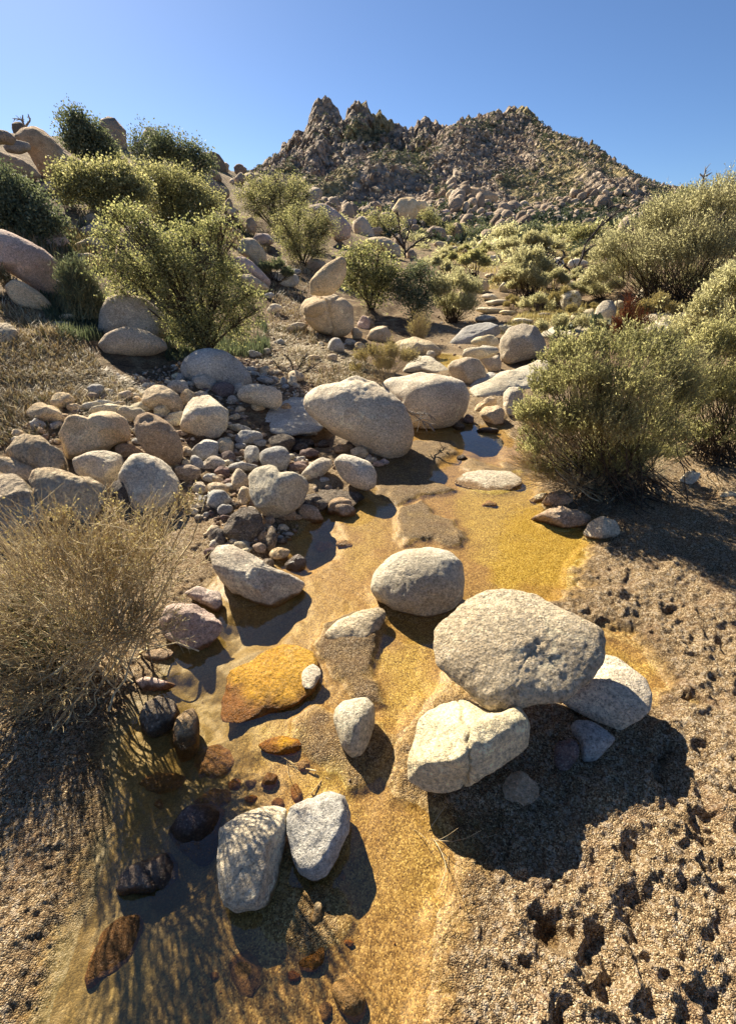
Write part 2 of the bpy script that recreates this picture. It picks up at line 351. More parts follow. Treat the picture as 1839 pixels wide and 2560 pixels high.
soilc = t.ramp(sn, [(.3, (.10, .06, .035)), (.5, (.27, .18, .10)), (.62, (.42, .32, .19)), (.75, (.58, .47, .30))])
soilc = t.mix(1.0, soilc, t.ramp(sn2, [(.32, .35), (.6, 1.25)]), 'MULTIPLY')
c = t.mix(t.attr('soil'), c, soilc)
c = t.mix(t.math('MULTIPLY', t.attr('distant'), t.rng(t.noise(co, .35, 6, .65), .44, .60)), c, (.20, .19, .09))
gh = t.math('SUBTRACT', 1.0, vg.outputs[0]); gh2 = t.math('SUBTRACT', 1.0, vg2.outputs[0])
h = t.math('ADD', t.math('MULTIPLY', gh, .5), t.math('ADD', t.math('MULTIPLY', gh2, .28), t.math('MULTIPLY', t.noise(co, 60, 4, .6), .8)))
dryness = t.math('SUBTRACT', 1.0, t.math('MULTIPLY', t.attr('gold'), .84))
nb = t.n('ShaderNodeBump', {'Height': h, 'Strength': dryness, 'Distance': .012}).outputs[0]
nb = t.bump(sn2, t.math('MULTIPLY', t.attr('soil'), .9), .06, nb)
rough = t.math('SUBTRACT', .95, t.math('MULTIPLY', t.attr('damp'), .45))
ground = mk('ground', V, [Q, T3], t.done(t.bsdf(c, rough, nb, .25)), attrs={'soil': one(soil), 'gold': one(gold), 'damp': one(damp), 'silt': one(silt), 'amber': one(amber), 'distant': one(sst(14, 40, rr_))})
tag(ground, 'sand and gravel of the creek bed rising to grassy banks', kind='structure')

# ------------------------------------------------------------------ creek water: a still sheet at z = 0, only where the sand dips below it
def water_mat():
    t = NT('creek_water'); co = t.n('ShaderNodeTexCoord').outputs['Object']
    nb = t.bump(t.noise(co, 22, 3, .5), .22, .004)
    nb = t.bump(t.noise(co, 3, 2, .5), .05, .01, nb)
    ge = t.n('ShaderNodeNewGeometry').outputs
    dt = t.math('ABSOLUTE', t.n('ShaderNodeVectorMath', {0: nb, 1: ge['Incoming']}, operation='DOT_PRODUCT').outputs['Value'])
    fr = t.math('ADD', .055, t.math('MULTIPLY', .945, t.math('POWER', t.math('SUBTRACT', 1.0, dt, clamp=True), 5.0)))   # Schlick, the same from both sides
    g = t.n('ShaderNodeBsdfGlossy', {'Color': (1, 1, 1), 'Roughness': .015, 'Normal': nb}).outputs[0]
    tr = t.n('ShaderNodeBsdfTransparent', {'Color': (.97, .91, .76)}).outputs[0]
    mx = t.n('ShaderNodeMixShader', {0: fr, 1: tr, 2: g}).outputs[0]
    return t.done(mx)
WM = water_mat()
def water_sheet(name, poly, z, label, step):
    lo, hi = poly.min(0)-.1, poly.max(0)+.1
    X, Y = np.meshgrid(np.arange(lo[0], hi[0], step), np.arange(max(lo[1], .02), hi[1], step)); n1, n2 = X.shape
    I = np.arange(n1*n2).reshape(n1, n2); Q = np.stack([I[:-1, :-1], I[:-1, 1:], I[1:, 1:], I[1:, :-1]], -1).reshape(-1, 4)
    ok = (sdf(poly, X.ravel(), Y.ravel()) < .05)
    Q = Q[ok[Q].all(1)]; use = np.unique(Q); mp = np.zeros(n1*n2, int); mp[use] = np.arange(len(use))
    V = np.stack([X.ravel(), Y.ravel(), np.full(X.size, z)], 1)[use]
    return tag(mk(name, V, [mp[Q]], WM), label, kind='structure')
water_sheet('creek_water', WP, 0.0, 'shallow golden creek water over sand', .03)
water_sheet('creek_water', WP4, .157, 'small golden upper pool between the stacked blocks', .04)
water_sheet('creek_water', WP2, 0.0, 'small golden puddle behind the leaning grey stone', .03)
water_sheet('creek_water', WP3, 0.0, 'dark puddle left of the long pale boulder', .03)

# ------------------------------------------------------------------ mountain
SIL = np.array([(380,440),(430,405),(480,398),(545,385),(575,362),(600,347),(618,335),(625,318),(640,312),(655,292),(672,288),(682,270),(684,252),(690,238),(700,225),(712,216),(722,214),(734,226),(744,240),(756,256),(762,268),(766,250),(770,236),(786,226),(800,228),(811,226),(815,240),(822,254),(836,252),(842,245),(850,258),(866,266),(890,278),(905,283),(920,284),(923,272),(930,264),(945,258),(960,266),(975,272),(990,276),(1010,273),(1030,274),(1060,263),(1090,252),(1110,248),(1125,238),(1142,234),(1158,240),(1172,241),(1182,250),(1190,268),(1200,286),(1220,303),(1240,320),(1262,340),(1290,358),(1305,358),(1316,358),(1322,370),(1340,386),(1370,404),(1400,424),(1440,446),(1500,478),(1560,500)], float)
YR = 300.0
sr = ray(topx(SIL, 'T')); st = YR/sr[:, 1]; SX = sr[:, 0]*st; SZ = CAM[2]+sr[:, 2]*st
nx, ns = 720, 420
mx_ = np.linspace(-150, 215, nx); ms = np.concatenate([np.linspace(-.35, -.02, 24), np.linspace(-.018, 1, ns)])
MX, MS = np.meshgrid(mx_, ms); X = MX.ravel(); S_ = MS.ravel()
Y = YR-150*S_
xs = X*YR/np.maximum(Y, 60)                 # ridge followed along the fall line
rid = np.interp(X, SX, SZ); ker = np.exp(-np.linspace(-2.5, 2.5, 81)**2); ker /= ker.sum()
xx = np.linspace(-200, 260, 1841); rs = np.interp(xx, SX, SZ); rsm = np.convolve(np.pad(rs, 40, 'edge'), ker, 'valid')
sm = np.interp(X, xx, rsm)
zb = H(X, Y, False)
tow = rid-sm
front = np.clip(S_, 0, 1); back = np.clip(-S_, 0, 1)
cliff = sst(35, 5, X+40*front); prof = (1-cliff)*(1-front)**1.25*(1-.12*np.sin(front*math.pi))+cliff*np.interp(front, [0, .04, .16, .3, .6, 1], [1, .88, .60, .42, .17, 0])
z = zb+(sm-zb)*prof*np.exp(-(back*5)**1.2)
tow = tow*1.15
z += np.where(tow > 0, tow*np.exp(-(np.abs(S_)/.035)**2.2), tow*np.exp(-(np.abs(S_)/.06)**2))
# spurs running down from the right-hand summit and from the left-hand crags
z += 13*np.exp(-((X-(62-70*front))/(11+14*front))**2)*np.sin(np.pi*np.clip(front*1.02, 0, 1))**.9
z += 9*np.exp(-((X-(-10-35*front))/(12+10*front))**2)*np.sin(np.pi*front)
z -= 9*np.exp(-((X-(28-12*front))/12)**2)*np.sin(np.pi*np.clip(front*1.2, 0, 1))
z += 6*np.exp(-((X-(100-30*front))/12)**2)*np.sin(np.pi*front)
butt = worley2(X/15+.5*fbm2(X*.05, z*.04, 2, 15), (Y*.25+z*.3)/15, 88); z = z+(3.2*(butt[2]-.5)+4*(.45-butt[0]))*sst(.02, .15, front)*sst(1, .8, front)*(.35+.65*cliff)
P3 = np.stack([X, Y, z], 1)
crag = np.clip(sst(45, 15, X+60*front)*sst(.75, .2, front)+.9*sst(.16, .02, np.abs(S_))+.35, 0, 1)
big1, big2, bid = worley2(X/4.2+.5*fbm2(X*.1, z*.1, 2, 5), (Y*.35+z*.40)/5.0, 30)
sm1, sm2, sid = worley2(X/1.7, (Y*.4+z*.4)/2.2, 33)
env = sst(0, .03, front)*sst(1.0, .9, front)
dz = crag*(2.6*(bid-.5)*env+1.6*(.5-big1)+.9*(.6-sm1)+1.3*(sid-.5)*env)+1.0*fbm2(X*.15, Y*.15, 4, 50)*env
dz = dz*(.5+.5*sst(.0, .06, np.abs(S_)))+.9*fbm2(X*.55, S_*12, 3, 160)*sst(.12, 0, np.abs(S_))
P3[:, 2] += dz; P3[:, 1] -= crag*(2.2*(bid-.5)+1.1*(.5-sm1))*env; P3[:, 0] += crag*.8*(sid-.5)*env
nY, nX = MX.shape; I = np.arange(nX*nY).reshape(nY, nX); Q = np.stack([I[:-1, :-1], I[:-1, 1:], I[1:, 1:], I[1:, :-1]], -1).reshape(-1, 4)[:, ::-1]
scrubby = np.clip(.62+1.0*fbm2(X*.045, z*.06, 4, 77)-.45*crag+.4*sst(30, 100, X), 0, 1)
t = NT('mountain_rock'); co = t.n('ShaderNodeTexCoord').outputs['Object']
rk = t.ramp(t.noise(co, .22, 6, .65), [(.3, (.28, .215, .16)), (.5, (.50, .395, .30)), (.7, (.68, .56, .43))])
rk = t.mix(1.0, rk, t.ramp(t.vor(co, .42), [(.1, 1.15), (.75, .42)]), 'MULTIPLY')
gr = t.ramp(t.noise(co, .5, 5, .6), [(.35, (.20, .16, .08)), (.65, (.46, .37, .20))])
c = t.mix(t.rng(t.math('ADD', t.attr('scrub'), t.math('MULTIPLY', t.math('SUBTRACT', t.noise(co, .18, 5, .65), .5), 1.2)), .42, .60), rk, gr)
nb = t.bump(t.math('ADD', t.math('MULTIPLY', t.vor(co, .5), -1.0), t.noise(co, .6, 8, .7)), 1.0, 1.3)
mountain = mk('mountain', P3, [Q], t.done(t.bsdf(c, .95, nb, .1)), False, attrs={'scrub': scrubby})
tag(mountain, 'craggy granite mountain with twin towers and a right-hand summit', kind='structure')
# ------------------------------------------------------------------ rock materials
GM = {
 'cream': granite('cream_granite', (.76, .67, .47), (.58, .48, .31), (.36, .22, .10), .25, .45, .55),
 'pale':  granite('pale_granite', (.76, .67, .51), (.56, .47, .345), (.34, .17, .10), .25, .5, .55),
 'tan':   granite('tan_granite', (.76, .61, .41), (.58, .44, .275), (.24, .12, .05), .35, .5, .6),
 'grey':  granite('grey_granite', (.54, .515, .46), (.38, .355, .31), (.24, .17, .12), .25, .6, .5),
 'salt':  granite('speckled_granite', (.78, .67, .50), (.58, .48, .345), (.40, .24, .14), .35, .8, .4),
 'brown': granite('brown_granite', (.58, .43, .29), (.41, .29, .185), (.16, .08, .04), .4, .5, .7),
 'pink':  granite('pinkish_granite', (.64, .50, .42), (.47, .35, .29), (.26, .12, .08), .3, .5, .6),
 'rust':  granite('rusty_granite', (.44, .31, .16), (.32, .215, .11), (.14, .05, .02), .5, .4, .6),
 'gold':  granite('golden_granite', (.62, .36, .08), (.46, .24, .045), (.66, .50, .24), .45, .25, .8),
 'gritty': granite('gritty_weathered_granite', (.76, .63, .43), (.58, .46, .30), (.27, .19, .12), .25, .6, .55, 0, 1.6, False, 1.0),
 'layer': granite('layered_granite', (.76, .65, .48), (.55, .44, .31), (.26, .16, .09), .3, .4, 1.1, .35),
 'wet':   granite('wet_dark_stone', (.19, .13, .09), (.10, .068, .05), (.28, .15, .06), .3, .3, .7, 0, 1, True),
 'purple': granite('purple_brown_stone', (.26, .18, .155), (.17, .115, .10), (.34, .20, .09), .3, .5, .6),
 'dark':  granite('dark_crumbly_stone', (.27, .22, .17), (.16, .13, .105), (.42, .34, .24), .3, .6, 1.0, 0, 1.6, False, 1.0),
}
HUE = {'cream': 'cream', 'pale': 'pale', 'tan': 'tan', 'grey': 'grey', 'salt': 'speckled grey', 'brown': 'brown', 'pink': 'pinkish', 'rust': 'rusty', 'gold': 'golden',
       'gritty': 'gritty tan', 'layer': 'layered tan', 'wet': 'wet dark', 'purple': 'purple-brown', 'dark': 'dark crumbly'}
_ico = {}
def ico(lv):
    if lv not in _ico:
        import bmesh
        bm = bmesh.new(); bmesh.ops.create_icosphere(bm, subdivisions=lv, radius=1)
        v = np.array([x.co[:] for x in bm.verts]); f = np.array([[q.index for q in p.verts] for p in bm.faces]); bm.free()
        _ico[lv] = (v/np.linalg.norm(v, axis=1, keepdims=True), f)
    return _ico[lv]
def facet_r(d, nf, rng, lo=.70, hi=.98, sharp=22):
    n = unit(nf, rng); k = rng.uniform(lo, hi, nf)
    c = d@n.T/k; c = np.maximum(c, .05)
    return 1/((c**sharp).sum(1)+1)**(1/sharp)
ROCKS = []
def rock(name, label, pts, crop='S', mat='tan', n=.3, T=.85, sink=.2, lift=0.0, facets=7, rough=.035, seed=None, cracks=(), nick=None, lv=None, cat='rock', group=None, dents=(), up=0.0):
    """pts: outline polygon, or (cx, cy, rx, ry[, turn]) of an ellipse, in the pixels of one crop of the photo"""
    seed = seed if seed is not None else len(ROCKS)+11; rng = np.random.default_rng(seed)
    if not hasattr(pts[0], '__len__'):
        cx, cy, rx, ry = pts[:4]; tr = R(pts[4]) if len(pts) > 4 else 0; a = np.linspace(0, 2*math.pi, 26)[:-1]
        w = 1+.09*np.sin(2*a+rng.uniform(0, 6))+.06*np.sin(3*a+rng.uniform(0, 6))+.035*np.sin(5*a+rng.uniform(0, 6))
        ex, ey = rx*w*np.cos(a), ry*w*np.sin(a)
        pts = np.stack([cx+ex*math.cos(tr)-ey*math.sin(tr), cy+ex*math.sin(tr)+ey*math.cos(tr)], 1)
    px = topx(pts, crop)
    nx_ = np.roll(px, -1, 0); tt = np.linspace(0, 1, 9)[:-1][:, None, None]
    dp = (px[None]*(1-tt)+nx_[None]*tt).transpose(1, 0, 2).reshape(-1, 2)
    for _ in range(3): dp = (np.roll(dp, 1, 0)+2*dp+np.roll(dp, -1, 0))/4
    lo, hi = dp.min(0), dp.max(0); c = (dp.mean(0)+(lo+hi)/2)/2
    rc = ray(c); vn = -rc/np.linalg.norm(rc)
    pn = (1-n)*vn+n*np.array([0, 0, 1.]); pn /= np.linalg.norm(pn)
    e1 = np.cross(rc, [0, 0, 1.]); e1 /= np.linalg.norm(e1); e2 = np.cross(pn, e1); e1 = np.cross(e2, pn)
    rd = ray(dp); q = rd*((rc@pn)/(rd@pn))[:, None]-rc
    a_, b_ = q@e1, q@e2; th = np.arctan2(b_, a_); rr = np.hypot(a_, b_); o = np.argsort(th); th, rr = th[o], rr[o]
    Rm = rr.mean()
    rpx = (hi-lo).mean()/2*.4
    lv = lv or (6 if rpx > 38 else 5 if rpx > 13 else 4 if rpx > 4.5 else 3)
    d, f = ico(lv)
    r = facet_r(d, facets+5 if facets >= 7 else facets, rng, .64 if facets >= 7 else .70, .92 if facets >= 7 else .98, sharp=34 if facets > 5 else 12) if facets else np.ones(len(d))
    p = d*r[:, None]; phi = np.arctan2(p[:, 1], p[:, 0]); rho = np.hypot(p[:, 0], p[:, 1])
    nb_ = 48; bi = ((phi+math.pi)/(2*math.pi)*nb_).astype(int) % nb_; mxr = np.zeros(nb_); np.maximum.at(mxr, bi, rho); mxr[mxr == 0] = 1
    mxr = (np.roll(mxr, 1)+mxr*2+np.roll(mxr, -1))/4
    bc = (np.arange(nb_)+.5)/nb_*2*math.pi-math.pi
    sc_ = np.interp(phi, th, rr, period=2*math.pi)/np.interp(phi, bc, mxr, period=2*math.pi)
    X = p[:, 0]*sc_; Y = p[:, 1]*sc_; Z = p[:, 2]*T*Rm
    V = X[:, None]*e1+Y[:, None]*e2+Z[:, None]*pn
    nd = V/Rm; s3 = seed*7.3
    disp = rough*(fbm(nd*1.6+s3, 4, seed)*.9)+rough*.6*(.5-np.abs(fbm(nd*4.0+s3, 4, seed+5)))+rough*.22*fbm(nd*16+s3, 3, seed+6)
    if lv >= 6 and not cracks and mat not in ('gold',):
        cracks = [(*unit(1, rng)[0], rng.uniform(-.5, .5), .016, .020) for _ in range(2)]; dents = list(dents)+[(*unit(1, rng)[0], rng.uniform(.25, .5), .035) for _ in range(4)]
    for (cx_, cy_, cz_, off, wd, dep) in cracks:       # joint: a plane in the unit shape, cut in along a wavering line
        g = d@np.array([cx_, cy_, cz_])/math.sqrt(cx_**2+cy_**2+cz_**2)-off+.12*fbm(d*2.0+s3, 4, seed+9)
        disp = disp-dep*np.exp(-(g/wd)**2)
    for (cx_, cy_, cz_, wd, dep) in dents:
        u0 = np.array([cx_, cy_, cz_])/math.sqrt(cx_**2+cy_**2+cz_**2); g = np.linalg.norm(d-u0, axis=1)+.12*fbm(d*3+s3, 2, seed+4); disp = disp-dep*sst(wd, wd*.35, g)
    V = V+(V/(np.linalg.norm(V, axis=1, keepdims=True)+1e-9))*(disp*Rm)[:, None]
    z0, z1 = V[:, 2].min(), V[:, 2].max()
    ts = np.geomspace(.5, 500, 700); C_ = CAM+rc*ts[:, None]
    fn = C_[:, 2]+ts*(z0+sink*(z1-z0))-H(C_[:, 0], C_[:, 1], False)-lift
    i = int(np.argmax(fn < 0)) or len(ts)-1
    a0, b0 = ts[max(i-1, 0)], ts[i]
    for _ in range(14):
        m = (a0+b0)/2; C0 = CAM+rc*m
        if C0[2]+m*(z0+sink*(z1-z0))-H1(C0[0], C0[1])-lift < 0: b0 = m
        else: a0 = m
    C0 = CAM+rc*b0
    o = mk(name, V*b0, [f], GM[mat], loc=C0)
    tag(o, label, cat, group)
    ROCKS.append(dict(o=o, c=c, r=(hi-lo)/2, mat=mat, nick=nick, asp=float((hi-lo)[0]/(hi-lo)[1]), t=float(b0), R=float(Rm*b0)))
    return o

# ---- big stones of the near creek
rock('boulder', 'large flat-topped gritty boulder resting on other stones in the middle foreground', [(312,470),(322,400),(370,335),(470,265),(560,225),(660,215),(760,238),(860,290),(960,345),(1040,390),(1070,440),(1052,530),(990,610),(930,665),(880,700),(760,712),(680,735),(590,742),(540,730),(460,660),(380,600),(328,550)], 'G', 'gritty', .62, .36, 0, .14, 4, .035, nick='flat-topped gritty boulder', cat='boulder')
rock('boulder', 'smooth egg-shaped cream boulder with a dark wet foot in the golden water', [(45,215),(60,150),(130,85),(200,50),(300,45),(390,72),(440,112),(452,180),(448,250),(400,300),(300,335),(200,330),(130,300),(70,255)], 'G', 'cream', 0.5, .8, .22, 0, 3, .02, nick='egg-shaped cream boulder', cat='boulder')
rock('rock', 'smooth grey stone leaning under the right end of the flat-topped boulder', [(860,690),(960,610),(1030,540),(1055,490),(1110,500),(1180,550),(1240,610),(1265,680),(1255,755),(1200,790),(1130,822),(1040,790),(960,755),(900,725)], 'G', 'salt', .45, .4, .08, .03, 5, .02, nick='leaning grey stone')
rock('rock', 'angular cream block with a crack and triangular top facet before the big boulder', [(203,1030),(212,930),(252,780),(300,740),(380,703),(450,683),(560,745),(640,770),(690,735),(728,800),(730,890),(690,930),(610,992),(530,1048),(440,1078),(350,1086),(260,1068)], 'G', 'cream', 0.6, .75, .12, .03, 9, .03, nick='triangular cream block', cracks=[(1,.25,0,-.12,.035,.09)], seed=41)
rock('stone', 'oval grey stone in the shade below the leaning stone', [(905,810),(935,782),(1000,785),(1070,830),(1105,870),(1075,905),(1020,960),(965,962),(945,890)], 'G', 'grey', .4, .6, .15, 0, 4, .02, nick='shaded oval stone')
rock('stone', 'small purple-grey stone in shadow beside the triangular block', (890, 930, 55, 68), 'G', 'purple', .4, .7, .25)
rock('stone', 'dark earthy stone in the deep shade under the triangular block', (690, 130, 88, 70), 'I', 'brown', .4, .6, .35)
rock('rock', 'half-buried sand-coated slab between the golden slab and egg boulder', [(1425,425),(1500,352),(1600,312),(1690,300),(1712,330),(1660,430),(1600,480),(1480,480)], 'E', 'gritty', .75, .35, .45, 0, 5, .03, nick='sand-coated slab')
rock('rock', 'egg-sized upright cream stone standing alone on the golden gravel', [(1475,800),(1480,750),(1510,712),(1570,693),(1630,702),(1662,745),(1655,820),(1630,900),(1600,950),(1555,962),(1510,910)], 'E', 'cream', 0.6, .8, .2, 0, 4, .025, nick='upright cream stone')
rock('rock', 'big submerged golden slab striped by twig shadows', [(1000,590),(1100,540),(1180,490),(1250,463),(1330,473),(1385,500),(1420,550),(1415,620),(1370,700),(1300,752),(1180,780),(1060,818),(988,815),(975,760),(990,680)], 'E', 'gold', .85, .2, .35, .01, 8, .04, nick='golden slab')
rock('stone', 'flat light patch on the right end of the golden slab', (1375, 605, 42, 55, 20), 'E', 'pale', .8, .25, .3, .045)  # light patch of the slab, added as a thin separate pale shape
rock('rock', 'long white wedge boulder with brown patches and a wet tip', [(932,95),(960,45),(1010,33),(1070,60),(1150,95),(1230,130),(1310,160),(1355,190),(1325,235),(1240,285),(1180,302),(1110,270),(1070,245),(1010,218),(950,155)], 'E', 'pale', 0.5, .75, .2, 0, 8, .03, nick='long white wedge', seed=52)
rock('rock', 'pinkish angular block between the twiggy shrub and white wedge', [(815,245),(870,212),(975,226),(990,290),(960,320),(910,290),(850,262)], 'E', 'pink', 0.5, .8, .2, facets=9)
rock('rock', 'rough brown-and-white rock at the water edge beside the twiggy shrub', [(705,365),(740,300),(800,290),(900,300),(950,335),(987,375),(975,420),(930,470),(860,490),(790,465),(725,430)], 'E', 'pink', 0.5, .85, .2, 0, 10, .06, nick='rough rock at the pool edge', dents=[(.2,-.3,.9,.5,.12)])
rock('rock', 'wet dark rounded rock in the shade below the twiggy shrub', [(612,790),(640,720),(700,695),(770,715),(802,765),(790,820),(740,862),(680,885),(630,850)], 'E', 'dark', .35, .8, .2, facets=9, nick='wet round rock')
rock('rock', 'rusty brown elongated stone with a grey cap standing in dark water', [(765,845),(780,790),(820,755),(860,743),(882,790),(884,920),(850,972),(800,988),(775,940)], 'E', 'rust', .3, .8, .15, facets=6, nick='rusty standing stone')
rock('stone', 'flat brown stone under water right of the rusty standing stone', [(862,965),(900,925),(980,900),(1050,905),(1062,950),(1050,1020),(960,1060),(870,1072),(860,1020)], 'E', 'brown', .8, .3, .4, facets=7)
rock('stone', 'yellowish lens-shaped stone below the golden slab', [(1138,912),(1180,885),(1260,870),(1350,888),(1364,915),(1320,950),(1250,960),(1180,948)], 'E', 'gold', .6, .5, .4, facets=4)
rock('stone', 'black wet wedge stone with a lit edge above the white wedge', [(1258,105),(1320,55),(1357,80),(1352,132),(1310,152),(1265,130)], 'E', 'wet', .3, .8, .15, facets=8)
rock('stone', 'rounded tan cobble half under the blue pool', (1432, 32, 38, 28), 'E', 'tan', .5, .7, .35)
rock('stone', 'flat tan pebble at the right edge of the blue pool', (1522, 22, 38, 20), 'E', 'tan', .5, .6, .3)
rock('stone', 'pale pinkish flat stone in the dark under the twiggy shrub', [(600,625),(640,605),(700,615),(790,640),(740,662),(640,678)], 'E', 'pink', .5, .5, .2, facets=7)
rock('stone', 'submerged olive slab below the rough rock at the pool edge', (705, 510, 62, 26), 'E', 'brown', .7, .4, .3)
rock('boulder', 'pale egg-shaped boulder, left of the pair in the foreground water', [(963,310),(990,270),(1060,220),(1150,195),(1230,190),(1272,225),(1274,300),(1252,420),(1225,560),(1190,632),(1120,672),(1040,687),(990,650),(968,560),(963,420)], 'H', 'pale', 0.7, .75, .15, 0, 7, .025, nick='pale boulder of the foreground pair')
rock('boulder', 'grey rough boulder with a dark right facet, right of the foreground pair', [(1266,290),(1290,220),(1370,180),(1450,145),(1530,150),(1552,230),(1547,330),(1500,430),(1450,512),(1380,537),(1320,505),(1275,400)], 'H', 'grey', 0.6, .85, .15, 0, 8, .05, nick='dark-faced boulder of the foreground pair', seed=77)
rock('rock', 'purple-brown wet rock left of the pale foreground boulder', [(743,315),(790,240),(850,190),(950,180),(1000,220),(975,290),(962,380),(952,450),(890,477),(830,430),(760,360)], 'H', 'purple', 0.5, .75, .25, facets=8, nick='purple-brown rock')
rock('stone', 'flat rusty stone behind the purple-brown rock', [(850,185),(950,122),(1010,128),(1080,190),(1050,225),(960,218),(880,198)], 'H', 'rust', .6, .45, .3, facets=8)
rock('rock', 'dark glossy wet rock with a cleft in the lower left water', [(508,575),(540,500),(600,460),(680,420),(750,402),(792,460),(792,530),(740,577),(650,597),(530,602)], 'H', 'wet', .35, .8, .2, 0, 9, .05, cracks=[(1,.1,0,.0,.08,.12)], nick='glossy cleft rock')
rock('rock', 'long submerged golden-brown stone in the lower left water', [(375,970),(400,880),(450,760),(540,692),(620,680),(642,730),(600,860),(540,960),(470,1002),(390,1008)], 'H', 'rust', .75, .32, .42, 0, 6, .04, nick='long submerged stone')
rock('stone', 'round pale stone lying under water at the bottom', [(1010,905),(1040,860),(1100,843),(1150,870),(1177,920),(1162,1000),(1120,1062),(1060,1052),(1012,980)], 'H', 'tan', .8, .35, .55, facets=4, nick='round underwater stone')
rock('stone', 'yellow oval stone on wet sand at the bottom centre', [(1462,1020),(1480,980),(1530,956),(1590,990),(1622,1070),(1612,1140),(1570,1167),(1510,1122)], 'H', 'cream', .5, .6, .3, facets=4, nick='yellow oval stone')
rock('stone', 'jagged golden flake on the wet sand near the bottom', [(1318,892),(1400,850),(1440,798),(1432,900),(1390,942),(1330,932)], 'H', 'gold', .6, .4, .3, facets=8)
rock('stone', 'small upright yellow chip below the dark-faced boulder', (1400, 682, 26, 52, 10), 'H', 'cream', .5, .5, .3, facets=8)
rock('stone', 'tiny golden chip left of the jagged golden flake', (1300, 957, 27, 26), 'H', 'gold', .5, .6, .3)
rock('rock', 'broad flat brown stone underwater below the wet round rock', [(500,150),(600,110),(680,60),(780,48),(827,70),(800,120),(720,152),(600,152)], 'H', 'brown', .75, .35, .35, facets=7)
rock('stone', 'blocky yellow stone under the dead twig', [(1150,112),(1185,50),(1232,70),(1227,112),(1190,137)], 'H', 'gold', .4, .8, .3, facets=8)
for (x, y, rx, ry, m) in [(1040,110,32,26,'gold'),(1112,105,26,20,'tan'),(1110,172,28,18,'gold'),(1230,190,30,20,'gold'),(1310,150,26,42,'gold'),(1345,25,30,26,'tan'),(1540,812,22,16,'gold'),(950,958,18,22,'brown'),(700,195,26,22,'brown'),(1510,520,16,20,'tan'),(1440,1110,30,40,'tan')]:
    rock('stone', None, (x, y, rx, ry), 'H', m, .5, .6, .35)
# ---- boulders at the head of the pool
rock('boulder', 'big long pale boulder with a hollow on its sunlit top above the pool', [(597,420),(610,370),(650,325),(720,295),(810,280),(860,265),(940,215),(995,195),(1060,215),(1130,250),(1210,310),(1290,370),(1350,440),(1395,530),(1418,630),(1400,710),(1330,780),(1220,812),(1120,775),(1010,710),(880,650),(770,590),(700,535),(625,475)], 'K', 'salt', 0.4, .75, .16, 0, 5, .03, nick='long pale boulder', dents=[(.15,.75,.6,.45,.10)], cat='boulder', seed=3)
rock('boulder', 'round pale boulder right of the long pale boulder with a twig across it', [(95,280),(120,255),(200,240),(260,218),(350,222),(410,250),(458,290),(477,345),(457,405),(410,447),(350,473),(270,478),(190,465),(150,380),(120,320)], 'D', 'salt', 0.4, .8, .16, 0, 4, .025, nick='round pale boulder', cat='boulder', dents=[(-.3,.8,.5,.4,.06)])
rock('rock', 'rounded tan boulder by the small golden upper pool', [(378,205),(400,178),(460,162),(520,175),(550,220),(547,257),(500,287),(455,292),(400,252)], 'D', 'tan', .2, .85, .18, facets=5, nick='rounded tan boulder by the upper pool')
rock('rock', 'flat slab stacked on the square block beside the upper pool', [(440,157),(455,125),(520,113),(592,118),(602,145),(540,162),(460,167)], 'D', 'cream', .4, .6, .1, .22, 9)
rock('rock', 'square block under the flat slab beside the upper pool', [(510,162),(600,148),(611,180),(609,227),(560,232),(530,192)], 'D', 'tan', .2, .9, .15, 0, 9, nick='square block')
rock('boulder', 'big brown gritty boulder in shade behind the square block', [(604,95),(640,35),(700,18),(765,35),(805,80),(805,140),(760,162),(700,182),(640,202),(612,172)], 'D', 'gritty', .2, .9, .15, facets=6, nick='shaded gritty boulder', cat='boulder')
rock('rock', 'thin pale slab wedged behind the stacked slab', [(472,107),(510,75),(570,66),(602,85),(597,112),(520,114)], 'D', 'cream', .5, .5, .2, .1, 8)
rock('rock', 'low gritty dome of rock left of the upper pool', [(128,118),(170,90),(250,86),(310,103),(355,140),(320,158),(260,150),(180,152)], 'D', 'gritty', .6, .5, .3, facets=6, nick='low gritty dome')
rock('stone', 'small white block on the edge of the upper pool', (307, 150, 20, 17), 'D', 'pale', .2, .9, .1, facets=9)
rock('rock', 'round sunlit tan rock on the left bank behind the low gritty dome', [(25,88),(45,45),(80,24),(115,30),(134,60),(132,97),(70,104)], 'D', 'tan', .2, .9, .2, facets=6)
rock('rock', 'flat pale bedrock left of the upper pool', [(180,230),(220,165),(300,155),(370,210),(395,235),(330,235),(260,215)], 'D', 'cream', .85, .25, .4, facets=6, rough=.05)
rock('rock', 'brown cobble at the pool head left of the leafy shrub edge', [(515,402),(540,375),(600,370),(627,400),(622,452),(570,464),(530,432)], 'D', 'tan', .2, .85, .2, facets=8)
rock('rock', 'leaning tan slab above the cobble at the pool head', [(490,402),(500,370),(560,328),(592,340),(587,372),(520,397)], 'D', 'tan', .3, .6, .15, facets=7)
rock('rock', 'tall pale block half hidden by the big right shrub', [(616,322),(640,293),(700,298),(720,420),(640,427),(620,382)], 'D', 'pale', .2, .85, .15, facets=8)
rock('bedrock_slab', 'broad sunlit bedrock slab sloping to the pool head', [(465,312),(540,290),(600,245),(700,230),(760,178),(830,190),(820,300),(700,312),(600,335),(500,350)], 'D', 'cream', .9, .2, .45, facets=6, rough=.05, nick='broad bedrock slab')
rock('rock', 'low shaded slab beside the rounded tan boulder', [(470,292),(520,250),(560,228),(602,245),(560,285),(500,300)], 'D', 'grey', .8, .3, .3, facets=7)
